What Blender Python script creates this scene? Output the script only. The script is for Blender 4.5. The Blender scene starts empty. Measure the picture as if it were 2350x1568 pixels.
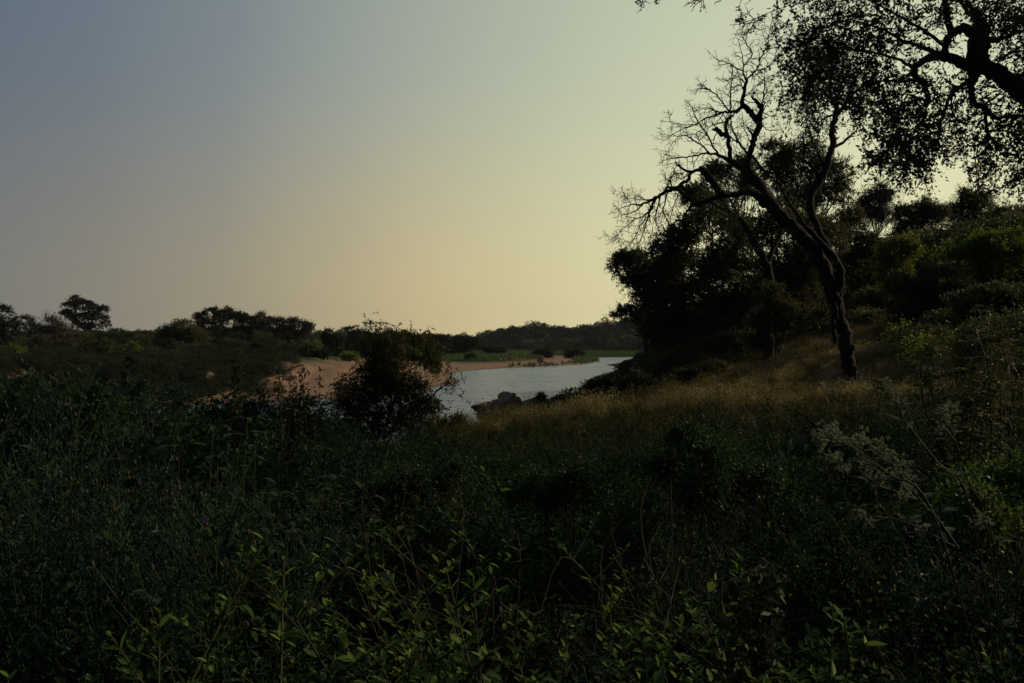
import bpy, math, random
import numpy as np
from mathutils import Vector

# ------------------------------------------------------------------ camera, sky, sun, exposure
EZ = 7.5                                    # eye height above the river surface
FD = 2350*28/36                             # focal length in the pixels of the 2350 wide view
S = bpy.context.scene
C = S.collection
cd = bpy.data.cameras.new('camera'); cam = bpy.data.objects.new('camera', cd); C.objects.link(cam)
cd.lens = 28; cd.sensor_width = 36; cd.clip_start = .05; cd.clip_end = 6000
cam.location = (0, 0, EZ); cam.rotation_euler = (math.radians(90), 0, 0)
cd.dof.use_dof = True; cd.dof.focus_distance = 18; cd.dof.aperture_fstop = 8
S.camera = cam
SUN_AZ, SUN_EL = math.radians(76), math.radians(22)      # azimuth clockwise from the view direction
sd = Vector((math.sin(SUN_AZ)*math.cos(SUN_EL), math.cos(SUN_AZ)*math.cos(SUN_EL), math.sin(SUN_EL)))

W = bpy.data.worlds.new("World"); S.world = W; W.use_nodes = True
nt = W.node_tree; nt.nodes.clear(); N = nt.nodes.new; L = nt.links.new
out = N('ShaderNodeOutputWorld'); bg = N('ShaderNodeBackground'); L(bg.outputs[0], out.inputs[0])
tc = N('ShaderNodeTexCoord'); sep = N('ShaderNodeSeparateXYZ'); L(tc.outputs['Generated'], sep.inputs[0])
dot = N('ShaderNodeVectorMath'); dot.operation = 'DOT_PRODUCT'; L(tc.outputs['Generated'], dot.inputs[0])
ga, ge = math.radians(30.5), math.radians(6)
dot.inputs[1].default_value = (math.sin(ga)*math.cos(ge), math.cos(ga)*math.cos(ge), math.sin(ge))
def srgb(r, g, b):
    f = lambda c: (c/255/12.92 if c/255 <= .04045 else ((c/255+.055)/1.055)**2.4)
    return (f(r), f(g), f(b), 1)
def ramp(stops, src):
    r = N('ShaderNodeValToRGB'); e = r.color_ramp.elements
    while len(e) < len(stops): e.new(.5)
    for k, (p, c) in enumerate(stops): e[k].position = p; e[k].color = c
    L(src, r.inputs[0]); return r
# glow towards the sun's side of the sky: high sky and low sky each have their own run of colours
hm = N('ShaderNodeMath'); hm.operation = 'MULTIPLY_ADD'; L(dot.outputs['Value'], hm.inputs[0]); hm.inputs[1].default_value = .5; hm.inputs[2].default_value = .5
high = ramp([(.2, srgb(46, 58, 76)), (.5, srgb(72, 86, 104)), (.70, srgb(93, 107, 123)), (.765, srgb(108, 120, 131)), (.82, srgb(127, 137, 141)), (.885, srgb(161, 168, 157)), (.925, srgb(179, 187, 166)), (.96, srgb(197, 204, 176)), (1, srgb(214, 220, 183))], hm.outputs[0])
low = ramp([(.2, srgb(58, 66, 78)), (.5, srgb(100, 106, 111)), (.71, srgb(122, 122, 118)), (.77, srgb(139, 134, 121)), (.82, srgb(157, 148, 126)), (.87, srgb(184, 170, 134)), (.9, srgb(202, 186, 142)), (.935, srgb(214, 202, 154)), (.965, srgb(224, 216, 168)), (1, srgb(235, 229, 180))], hm.outputs[0])
mr = N('ShaderNodeMapRange'); mr.inputs['From Min'].default_value = .02; mr.inputs['From Max'].default_value = .36; mr.interpolation_type = 'SMOOTHSTEP'
L(sep.outputs['Z'], mr.inputs['Value'])
mx = N('ShaderNodeMix'); mx.data_type = 'RGBA'; L(mr.outputs[0], mx.inputs[0]); L(low.outputs[0], mx.inputs[6]); L(high.outputs[0], mx.inputs[7])
sky = N('ShaderNodeTexSky'); sky.sky_type = 'NISHITA'; sky.sun_disc = False; sky.sun_elevation = SUN_EL; sky.sun_rotation = SUN_AZ; sky.dust_density = 3
sk = N('ShaderNodeVectorMath'); sk.operation = 'SCALE'; sk.inputs[3].default_value = .05; L(sky.outputs[0], sk.inputs[0])
m2 = N('ShaderNodeMix'); m2.data_type = 'RGBA'; m2.inputs[0].default_value = .04
zr = N('ShaderNodeMapRange'); zr.inputs['From Min'].default_value = .5; zr.inputs['From Max'].default_value = .95; zr.inputs['To Min'].default_value = 1; zr.inputs['To Max'].default_value = .45; L(sep.outputs['Z'], zr.inputs['Value'])
zs = N('ShaderNodeVectorMath'); zs.operation = 'SCALE'; L(mx.outputs[2], zs.inputs[0]); L(zr.outputs[0], zs.inputs[3])
L(zs.outputs[0], m2.inputs[6]); L(sk.outputs[0], m2.inputs[7]); L(m2.outputs[2], bg.inputs[0]); bg.inputs[1].default_value = 1.0
sl = bpy.data.lights.new('sun', 'SUN'); sl.energy = 2.3; sl.angle = math.radians(.5); sl.color = (1, .74, .46)
so = bpy.data.objects.new('sun', sl); C.objects.link(so); so.rotation_euler = sd.to_track_quat('Z', 'Y').to_euler(); so.location = (60, 10, 60)
S.view_settings.view_transform = 'Standard'; S.view_settings.look = 'None'; S.view_settings.exposure = 0; S.view_settings.gamma = 1
S.cycles.max_bounces = 5; S.cycles.diffuse_bounces = 2; S.cycles.transparent_max_bounces = 4; S.cycles.glossy_bounces = 2
S.cycles.use_denoising = True

rng = np.random.RandomState(11)
R = random.Random(5)

# ------------------------------------------------------------------ mesh helpers
class MB:
    """collects vertices and faces (any polygon size) with one random number per vertex"""
    def __init__(s): s.V = []; s.F = []; s.r = []; s.n = 0
    def add(s, V, F, r=None):
        V = np.asarray(V, float).reshape(-1, 3)
        s.V.append(V); s.F.append(np.asarray(F, np.int64) + s.n); s.n += len(V)
        s.r.append(np.full(len(V), .5) if r is None else np.broadcast_to(r, (len(V),)).astype(float))
    def mesh(s, name, mat, smooth=False):
        me = bpy.data.meshes.new(name)
        V = np.concatenate(s.V); me.vertices.add(len(V)); me.vertices.foreach_set('co', V.ravel())
        tot = np.concatenate([np.full(len(f), f.shape[1]) for f in s.F]); idx = np.concatenate([f.ravel() for f in s.F])
        me.loops.add(len(idx)); me.loops.foreach_set('vertex_index', idx)
        st = np.concatenate([[0], np.cumsum(tot)[:-1]])
        me.polygons.add(len(tot)); me.polygons.foreach_set('loop_start', st); me.polygons.foreach_set('loop_total', tot)
        if smooth: me.polygons.foreach_set('use_smooth', np.ones(len(tot), bool))
        a = me.attributes.new('rnd', 'FLOAT', 'POINT'); a.data.foreach_set('value', np.concatenate(s.r))
        me.update(calc_edges=True); me.materials.append(mat); return me
    def obj(s, name, mat, parent=None, smooth=False, link=True):
        o = bpy.data.objects.new(name, s.mesh(name, mat, smooth))
        if parent is not None:
            o.parent = parent; o.matrix_parent_inverse = parent.matrix_world.inverted() if False else o.matrix_parent_inverse
        if link: C.objects.link(o)
        return o

def tag(o, label=None, cat=None, group=None, kind=None):
    for k, v in (('label', label), ('category', cat), ('group', group), ('kind', kind)):
        if v: o[k] = v
    return o
def thing(name, loc, label, cat, group=None):
    o = bpy.data.objects.new(name, None); C.objects.link(o); o.location = loc; o.empty_display_size = .2
    return tag(o, label, cat, group)
def part(mb, name, mat, root, smooth=False):
    """world-space builder -> child mesh in the root's local frame (roots are never rotated when built)"""
    off = np.array(root.location if root.parent is None else root.parent.location)
    mb.V = [v - off for v in mb.V]
    return mb.obj(name, mat, root, smooth)

def unit(v): return v/np.maximum(np.linalg.norm(v, axis=-1, keepdims=True), 1e-9)
def rdir(n, up=0., rs=rng):
    v = rs.normal(size=(n, 3)); v[:, 2] += up; return unit(v)
def spline(P, sub=4):
    P = np.asarray(P, float)
    if len(P) < 3:
        t = np.linspace(0, 1, sub+1)[:, None]; return P[0]*(1-t)+P[-1]*t
    Q = np.vstack([2*P[0]-P[1], P, 2*P[-1]-P[-2]]); o = []
    for i in range(1, len(Q)-2):
        for t in np.arange(sub)/sub:
            a, b, c, d = Q[i-1], Q[i], Q[i+1], Q[i+2]
            o.append(.5*((2*b)+(-a+c)*t+(2*a-5*b+4*c-d)*t*t+(-a+3*b-3*c+d)*t**3))
    o.append(P[-1]); return np.array(o)
def tube(mb, P, r, k=5, rough=0., rnd=.5):
    P = np.asarray(P, float); n = len(P); r = np.broadcast_to(r, (n,))
    T = unit(np.gradient(P, axis=0)); ref = np.array([0., 1, 0.]) if abs(T[:, 1]).mean() < .8 else np.array([1., 0, 0])
    A = unit(np.cross(T, ref)); B = np.cross(T, A)
    a = np.arange(k)*2*math.pi/k
    rr = r[:, None]*np.ones((n, k))
    if rough: rr = rr*(1+rough*(rng.rand(n, k)-.5)*2)
    V = P[:, None]+rr[..., None]*(np.cos(a)[None, :, None]*A[:, None]+np.sin(a)[None, :, None]*B[:, None])
    i = np.arange(n-1)[:, None]*k; j = np.arange(k)[None]; j2 = (j+1) % k
    F = np.stack([i+j, i+j2, i+k+j2, i+k+j], -1).reshape(-1, 4)
    mb.add(V.reshape(-1, 3), F, rnd)
    if k > 4:
        mb.add(np.vstack([V[-1], P[-1]+T[-1]*r[-1]*.6]), np.array([[q, (q+1) % k, k] for q in range(k)]), rnd)
def leaves(mb, P, D, Ln, Wd, rs=rng, fold=.25, droop=0.):
    n = len(P); D = unit(D)
    X = rdir(n, .4, rs); Sd = unit(np.cross(D, X)); Nn = np.cross(Sd, D)
    Ln = np.broadcast_to(Ln, (n,))[:, None]; Wd = np.broadcast_to(Wd, (n,))[:, None]
    mid = P+D*Ln*.45
    tip = P+D*Ln-np.array([0, 0, 1])*Ln*droop
    V = np.stack([P, mid+Sd*Wd/2+Nn*Wd*fold, tip, mid-Sd*Wd/2+Nn*Wd*fold], 1)
    i = np.arange(n)[:, None]*4
    mb.add(V.reshape(-1, 3), i+np.array([[0, 1, 2, 3]]), np.repeat(rs.rand(n), 4))
def bigleaf(mb, P, D, U, Ln, Wd, curl=.25, rnd=.5):
    """one leaf blade with a midrib: 2 x 4 quads"""
    D = D/np.linalg.norm(D); Sd = np.cross(D, U); Sd /= max(np.linalg.norm(Sd), 1e-6); Nn = np.cross(Sd, D)
    t = np.array([0, .22, .5, .78, 1.]); w = np.array([.06, .75, 1, .6, .02])*Wd/2
    mid = P+np.outer(t, D)*Ln-np.outer(t**2, [0, 0, 1])*Ln*curl
    V = np.concatenate([mid+np.outer(w, Sd)+np.outer(w, Nn)*.3, mid, mid-np.outer(w, Sd)+np.outer(w, Nn)*.3])
    F = [[a+q, a+q+1, a+q+6, a+q+5] for q in range(4) for a in (0, 5)]
    mb.add(V, F, rnd)
def blob(mb, c, r, seed=0, rough=.18, sub=2, rnd=.5, flat=None):
    """a rough boulder: displaced icosphere"""
    import bmesh
    bm = bmesh.new(); bmesh.ops.create_icosphere(bm, subdivisions=sub, radius=1)
    V = np.array([v.co[:] for v in bm.verts]); F = np.array([[v.index for v in f.verts] for f in bm.faces]); bm.free()
    rs = np.random.RandomState(seed); d = np.zeros(len(V))
    for fr, am in ((1.6, 1), (3.3, .6), (7, .45), (15, .35), (30, .2)):
        K = rs.normal(size=(4, 3))*fr; ph = rs.rand(4)*6.3
        d += am*np.abs(np.sin(V@K.T+ph)).mean(1)-am*.6
    for _ in range(11):                                  # planar facets
        n = unit(rs.normal(size=3)); h = .4+.4*rs.rand(); q = V@n-h; V = V-np.outer(np.maximum(q, 0)*.95, n)
    V = V*(1+rough*d)[:, None]*np.asarray(r)+np.asarray(c)
    mb.add(V, F, rnd)

# ------------------------------------------------------------------ materials
def mat(name, fn):
    m = bpy.data.materials.new(name); m.use_nodes = True; t = m.node_tree; t.nodes.clear()
    o = t.nodes.new('ShaderNodeOutputMaterial'); t.links.new(fn(t), o.inputs[0]); return m
def col2(t, a, b, fac, via=None):
    r = t.nodes.new('ShaderNodeValToRGB'); e = r.color_ramp.elements
    e[0].color = (*a, 1); e[1].color = (*b, 1)
    if via: k = e.new(.5); k.color = (*via, 1)
    t.links.new(fac, r.inputs[0]); return r.outputs[0]
def noise(t, scale, detail=4, rough=.6, coord='Object', stretch=None):
    n = t.nodes.new('ShaderNodeTexNoise'); n.inputs['Scale'].default_value = scale; n.inputs['Detail'].default_value = detail; n.inputs['Roughness'].default_value = rough
    c = t.nodes.new('ShaderNodeTexCoord'); src = c.outputs[coord]
    if stretch:
        mp = t.nodes.new('ShaderNodeMapping'); mp.inputs['Scale'].default_value = stretch; t.links.new(src, mp.inputs[0]); src = mp.outputs[0]
    t.links.new(src, n.inputs['Vector']); return n.outputs['Fac']
def leafmat(name, dark, light, trans=.3, via=None, gloss=.5, spec=.12, inst=False):
    def fn(t):
        a = t.nodes.new('ShaderNodeAttribute'); a.attribute_name = 'rnd'; f = a.outputs['Fac']
        if inst:
            oi = t.nodes.new('ShaderNodeObjectInfo'); mm = t.nodes.new('ShaderNodeMath'); mm.operation = 'MULTIPLY_ADD'
            mm.inputs[1].default_value = .55; t.links.new(oi.outputs['Random'], mm.inputs[0])
            m3 = t.nodes.new('ShaderNodeMath'); m3.operation = 'MULTIPLY'; m3.inputs[1].default_value = .5; t.links.new(f, m3.inputs[0]); t.links.new(m3.outputs[0], mm.inputs[2]); f = mm.outputs[0]
        c = col2(t, dark, light, f, via)
        p = t.nodes.new('ShaderNodeBsdfPrincipled'); p.inputs['Roughness'].default_value = gloss; p.inputs['Specular IOR Level'].default_value = spec
        t.links.new(c, p.inputs['Base Color'])
        tr = t.nodes.new('ShaderNodeBsdfTranslucent'); t.links.new(c, tr.inputs[0])
        m = t.nodes.new('ShaderNodeMixShader'); m.inputs[0].default_value = trans
        t.links.new(p.outputs[0], m.inputs[1]); t.links.new(tr.outputs[0], m.inputs[2]); return m.outputs[0]
    return mat(name, fn)
def roughmat(name, a, b, scale, bump=.3, via=None, stretch=None, rough=.9, dist=.05):
    def fn(t):
        n = noise(t, scale, 6, .65, 'Object', stretch); c = col2(t, a, b, n, via)
        p = t.nodes.new('ShaderNodeBsdfPrincipled'); p.inputs['Roughness'].default_value = rough; p.inputs['Specular IOR Level'].default_value = .2
        t.links.new(c, p.inputs['Base Color'])
        bu = t.nodes.new('ShaderNodeBump'); bu.inputs['Strength'].default_value = bump; bu.inputs['Distance'].default_value = dist
        t.links.new(n, bu.inputs['Height']); t.links.new(bu.outputs[0], p.inputs['Normal']); return p.outputs[0]
    return mat(name, fn)

M = dict(
    bark=roughmat('dark_bark', (.01, .009, .008), (.045, .038, .032), 9, 1., stretch=(1, 1, .25), dist=.04),
    deadbark=roughmat('dead_bark', (.005, .005, .005), (.04, .036, .034), 14, 1., stretch=(1, 1, .2), dist=.03),
    palebark=roughmat('pale_bark', (.06, .05, .04), (.17, .14, .11), 3, .5),
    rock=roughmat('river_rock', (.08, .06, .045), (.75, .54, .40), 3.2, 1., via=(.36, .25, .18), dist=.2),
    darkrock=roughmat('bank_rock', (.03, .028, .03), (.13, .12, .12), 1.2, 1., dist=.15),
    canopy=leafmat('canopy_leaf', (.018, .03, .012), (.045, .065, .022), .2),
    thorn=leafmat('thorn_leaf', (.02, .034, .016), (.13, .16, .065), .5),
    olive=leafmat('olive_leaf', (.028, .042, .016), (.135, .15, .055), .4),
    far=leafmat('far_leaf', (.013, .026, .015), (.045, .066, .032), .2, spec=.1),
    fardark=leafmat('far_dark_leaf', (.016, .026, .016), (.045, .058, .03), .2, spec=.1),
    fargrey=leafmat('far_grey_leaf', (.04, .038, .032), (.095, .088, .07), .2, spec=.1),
    lime=leafmat('yellow_green_leaf', (.055, .085, .014), (.24, .30, .055), .5),
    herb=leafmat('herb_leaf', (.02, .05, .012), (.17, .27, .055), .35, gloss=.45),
    herbi=leafmat('undergrowth_leaf', (.009, .023, .010), (.055, .11, .028), .35, via=(.02, .045, .015), inst=True, gloss=.6, spec=.08),
    bluish=leafmat('feathery_leaf', (.010, .028, .019), (.036, .072, .045), .3, inst=True),
    vine=leafmat('broad_leaf', (.013, .032, .013), (.055, .10, .034), .35),
    bush=leafmat('bush_leaf', (.045, .055, .02), (.18, .18, .065), .5, gloss=.4),
    gold=leafmat('dry_grass_blade', (.10, .088, .038), (.50, .42, .20), .35, inst=True),
    yellow=leafmat('yellowing_herb_leaf', (.05, .05, .014), (.17, .14, .035), .35, inst=True),
    reed=leafmat('reed_blade', (.05, .10, .03), (.11, .19, .05), .35, inst=True),
    stem=leafmat('dry_stem', (.025, .02, .015), (.085, .066, .048), .1, inst=True),
    gstem=leafmat('green_stem', (.02, .032, .012), (.06, .075, .03), .15),
    pale=leafmat('pale_flower', (.16, .20, .10), (.42, .46, .28), .3, spec=.1),
    paleleaf=leafmat('pale_leaf', (.05, .08, .045), (.12, .16, .085), .35, spec=.1),
    purple=leafmat('purple_petal', (.10, .03, .22), (.2, .06, .42), .3),
    bud=leafmat('seed_bud', (.05, .04, .025), (.11, .09, .055), .1),
)
def groundfn(t):
    a = t.nodes.new('ShaderNodeAttribute'); a.attribute_name = 'soil'
    n = noise(t, .35, 8, .7); n2 = noise(t, 3.0, 6, .7)
    mm = t.nodes.new('ShaderNodeMix'); mm.data_type = 'RGBA'; mm.blend_type = 'MULTIPLY'; mm.inputs[0].default_value = .75
    c = col2(t, (.45, .45, .45), (1.25, 1.2, 1.15), n2); c2 = col2(t, (.6, .62, .6), (1.2, 1.15, 1.1), n)
    m1 = t.nodes.new('ShaderNodeMix'); m1.data_type = 'RGBA'; m1.blend_type = 'MULTIPLY'; m1.inputs[0].default_value = 1
    t.links.new(c, m1.inputs[6]); t.links.new(c2, m1.inputs[7])
    t.links.new(a.outputs['Color'], mm.inputs[6]); t.links.new(m1.outputs[2], mm.inputs[7])
    p = t.nodes.new('ShaderNodeBsdfPrincipled'); p.inputs['Roughness'].default_value = .95; p.inputs['Specular IOR Level'].default_value = .1
    t.links.new(mm.outputs[2], p.inputs['Base Color'])
    bu = t.nodes.new('ShaderNodeBump'); bu.inputs['Strength'].default_value = .8; bu.inputs['Distance'].default_value = .5
    t.links.new(n, bu.inputs['Height']); t.links.new(bu.outputs[0], p.inputs['Normal']); return p.outputs[0]
M['ground'] = mat('ground_soil', groundfn)
def waterfn(t):
    n = noise(t, .55, 5, .6, 'Object', (.35, 1.3, 1)); n2 = noise(t, .05, 4, .6, 'Object', (.4, 1, 1))
    bu = t.nodes.new('ShaderNodeBump'); bu.inputs['Strength'].default_value = 1; bu.inputs['Distance'].default_value = 2.0
    t.links.new(n, bu.inputs['Height'])
    b2 = t.nodes.new('ShaderNodeBump'); b2.inputs['Strength'].default_value = .5; b2.inputs['Distance'].default_value = 2.0
    t.links.new(n2, b2.inputs['Height']); t.links.new(bu.outputs[0], b2.inputs['Normal'])
    p = t.nodes.new('ShaderNodeBsdfPrincipled'); p.inputs['Roughness'].default_value = .18; p.inputs['IOR'].default_value = 1.33
    t.links.new(col2(t, (.22, .37, .56), (.32, .48, .66), n2), p.inputs['Base Color'])  # silty blue base, with the sky's reflected blue put into the colour
    t.links.new(b2.outputs[0], p.inputs['Normal']); return p.outputs[0]
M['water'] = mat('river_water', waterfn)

# ------------------------------------------------------------------ terrain
def pix(dx, dy, Y): return np.array([(dx-1175)/FD*Y, Y, EZ-(dy-784)/FD*Y])
CP = np.array([
 (0,0,5.55),(-6,0,5.3),(6,0,5.8),(0,-12,5.5),(-15,0,4.6),(16,0,7.2),(0,6,5.3),(-6,6,4.7),(6,6,5.7),(0,15,5.0),(-5,15,4.3),(-12,14,3.0),
 (-.9,22,4.8),(-5,22,3.9),(-12,24,1.8),(1.6,38,2.9),(5.7,38,4.05),(9.4,36,5.5),(15,38,7.2),(18.4,38,8.0),(24.4,38,9.6),(9.4,22,6.0),(15,20,7.4),
 (-2,34,2.6),(-8,34,1.2),(-1,50,1.6),(3,50,3.3),(5,50,4.2),(8,50,5.2),(-20,38,-.8),(-10,48,-1.2),(-3,60,-1.2),(2,66,-1.4),(6,62,1.5),(10,64,5.6),(15,60,7.2),
 (25,60,11),(40,60,14),(10,85,-1.5),(17,85,6),(30,85,11),(18,120,-1.5),(28,120,8),(50,120,15),(30,200,-1.5),(43,200,8),(70,200,20),(45,290,-1.5),
 (62,290,6),(-60,45,-1.5),(-40,22,1.2),(-25,10,3.3),(40,20,13),(60,40,17),(100,0,20),(-150,60,-1.5),(-100,0,3),(-30,90,-1.5),(-20,150,-1.5),(0,250,-1.5),
 (20,190,-1.5),(12,150,-1.5),(9,120,-1.5),(25,235,-1.5),(4,100,-1.5),(20,330,-1.5),(100,340,-1.5),(150,250,10),(150,100,22),(-200,-30,6),(0,-60,6),(80,-60,12)], float)
def _phi(r): return np.sqrt(r*r+9.)
_A = _phi(np.linalg.norm(CP[:, None, :2]-CP[None, :, :2], axis=2)); _n = len(CP)
_P = np.c_[np.ones(_n), CP[:, :2]]
_K = np.block([[_A, _P], [_P.T, np.zeros((3, 3))]])
_w = np.linalg.solve(_K, np.r_[CP[:, 2], 0, 0, 0])
def near_h(x, y):
    o = _w[_n]+_w[_n+1]*x+_w[_n+2]*y
    for k in range(_n): o = o+_w[k]*_phi(np.hypot(x-CP[k, 0], y-CP[k, 1]))
    return o
def shore(px, py, *a): Y = EZ*FD/(py-784); return ((px-1175)/FD*Y, Y)
SH = np.array([(-1500, 100), (-400, 88)]+[shore(*p) for p in ((-600,950),(300,935),(650,922),(900,905),(1000,888),(1062,875),(1036,866),(1030,858),(1060,852),(1160,845),
      (1260,841),(1335,837),(1376,830.5),(1377,828.5),(1340,824),(1374,820.6),(1430,820),(1500,819),(1600,822),(1900,828),(2600,842))]+[(600, 200), (1500, 180)])
def far_sd(x, y):
    """signed distance to the far shoreline, positive on the far land"""
    d = np.full(np.shape(x), 1e9); ins = np.zeros(np.shape(x), bool)
    for a, b in zip(SH[:-1], SH[1:]):
        v = b-a; t = np.clip(((x-a[0])*v[0]+(y-a[1])*v[1])/(v@v), 0, 1)
        d = np.minimum(d, np.hypot(x-a[0]-t*v[0], y-a[1]-t*v[1]))
    poly = list(map(tuple, SH))+[(1500, 3000), (-1500, 3000)]
    for (ax, ay), (bx, by) in zip(poly, poly[1:]+poly[:1]):
        if ay != by:
            c = (ay > y) != (by > y); ins ^= c & (x < (bx-ax)*(y-ay)/(by-ay)+ax)
    return np.where(ins, d, -d)
def sm(a, b, x): t = np.clip((x-a)/(b-a), 0, 1); return t*t*(3-2*t)
def wob(x, y, s, seed=0):
    rs = np.random.RandomState(seed); o = 0
    for k in range(6):
        a = rs.rand()*6.28; f = (1+k*.7)/s; o = o+np.sin((x*math.cos(a)+y*math.sin(a))*f+rs.rand()*6.3)/(1+.5*k)
    return o/2.5
def H(x, y):
    x = np.asarray(x, float); y = np.asarray(y, float)
    s = far_sd(x, y); px = 1175+FD*x/np.maximum(y, 1)
    bank = np.interp(px, [0, 700, 850, 950, 1010, 1060], [4.2, 4.0, 3.2, 2.0, 1.5, 1.1])
    prof = np.interp(s, [-30, 0, 3, 12, 24, 30, 60, 200], [-1.5, 0, .16, .45, .9, 1, 1.05, 1.25])*np.where(s > 0, bank, 1.)
    # the scarp at the back of the sand bar, cut by small gullies
    prof = prof+np.where((px < 900) & (s > 4) & (s < 34), wob(x*1.3+s*.2, y*.4, 1.6, 3)*.8*sm(4, 14, s)*(1-sm(22, 34, s)), 0)
    dist = np.hypot(x, y)
    A = np.interp(px, [-400, 300, 800, 950, 1040, 1085, 1150, 1210, 1260, 1330, 1400, 1500, 1700, 2400], [5, 4, 3, 3, 4, 5, 11, 14, 13.5, 12.5, 16.5, 23, 31, 38])
    hill = A*sm(455, 620, dist+12*wob(x, y, 40, 8))*(1+.08*wob(x, y, 60, 5))
    f = prof+np.where(s > 0, hill, 0)+np.where(s > 20, .3*wob(x, y, 14, 1), 0)
    h = near_h(x, y); h = h+.14*wob(x, y, 2.4, 2)*sm(3, 9, h*0+np.hypot(x, y))+.05*wob(x, y, .8, 6)
    h = np.where(y > 330, np.minimum(h, -1.5), h)
    h = np.clip(h, -1.6, 60)
    return np.where(s > -28, np.maximum(f, np.where(s > 0, -2, np.minimum(h, 60))), h)
def h1(x, y): return float(H(np.array([x]), np.array([y]))[0])

def ground():
    na, nr = 420, 330
    a = np.radians(np.linspace(-100, 100, na)); r = .6*(1800/.6)**np.linspace(0, 1, nr)
    Rr, Aa = np.meshgrid(r, a, indexing='ij'); x = Rr*np.sin(Aa); y = Rr*np.cos(Aa)-9
    z = H(x.ravel(), y.ravel()).reshape(x.shape)
    V = np.stack([x, y, z], -1).reshape(-1, 3)
    i = np.arange(nr-1)[:, None]*na; j = np.arange(na-1)[None]
    F = np.stack([i+j, i+na+j, i+na+j+1, i+j+1], -1).reshape(-1, 4)
    mb = MB(); mb.add(V, F); o = mb.obj('ground', M['ground'], smooth=True); tag(o, kind='structure')
    s = far_sd(x, y).ravel(); X, Y, Z = V.T; px = 1175+FD*X/np.maximum(Y, 1)
    sand = np.array([.38, .265, .20]); green = np.array([.045, .085, .02]); soil = np.array([.045, .036, .025]); dry = np.array([.12, .10, .055]); scrub = np.array([.07, .06, .035])
    wsand = np.interp(px, [0, 600, 900, 1010, 1060, 1300, 1380], [26, 26, 26, 26, 20, 18, 4])
    n = wob(X, Y, 9, 4)*4
    k = sm(wsand-4, wsand+5, s+n)[:, None]
    c = sand*(1-k)+green*k
    wet = (1-sm(0, 2.5, s))[:, None]; c = c*(1-.45*wet)
    k2 = sm(150, 260, s)[:, None]; c = c*(1-k2)+scrub*k2
    near = soil+(dry*.7-soil)*(sm(14, 22, Y)*(1-sm(36, 39, Y))*sm(-4, 2, X))[:, None]
    c = np.where((s > -5)[:, None], c, near)
    at = o.data.attributes.new('soil', 'FLOAT_COLOR', 'POINT'); at.data.foreach_set('color', np.c_[c, np.ones(len(c))].ravel())
ground()
wm = MB()
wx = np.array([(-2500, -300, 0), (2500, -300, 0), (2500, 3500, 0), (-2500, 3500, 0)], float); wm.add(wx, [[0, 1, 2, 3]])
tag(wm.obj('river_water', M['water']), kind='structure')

# ------------------------------------------------------------------ trees
def sprays(mb, O, D, Ls, m, Ln, Wd, rs, droop=.3, jit=.12, twig=None, tr=.004):
    """leafy twigs: m leaves along each twig O + D*t"""
    n = len(O); Ls = np.broadcast_to(Ls, (n,)); t = np.linspace(.1, 1, m)
    bend = rdir(n, -.2, rs)*.35
    P = O[:, None]+(D[:, None]*t[None, :, None]+bend[:, None]*(t**2)[None, :, None]-np.array([0, 0, 1])*droop*(t**2)[None, :, None])*Ls[:, None, None]
    P = P+rs.normal(size=P.shape)*jit*Ls[:, None, None]
    LD = unit(np.repeat(D[:, None], m, 1)+rs.normal(size=P.shape)*.8)
    leaves(mb, P.reshape(-1, 3), LD.reshape(-1, 3), Ln*(.7+.6*rs.rand(n*m)), Wd*(.7+.6*rs.rand(n*m)), rs)
    if twig is not None:
        for k in range(n):
            q = O[k]+np.outer([0, .5, 1], D[k])*Ls[k]+np.outer([0, .25, 1], bend[k]-np.array([0, 0, droop]))*Ls[k]
            tube(twig, q, [tr, tr*.7, tr*.3], 3)
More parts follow.
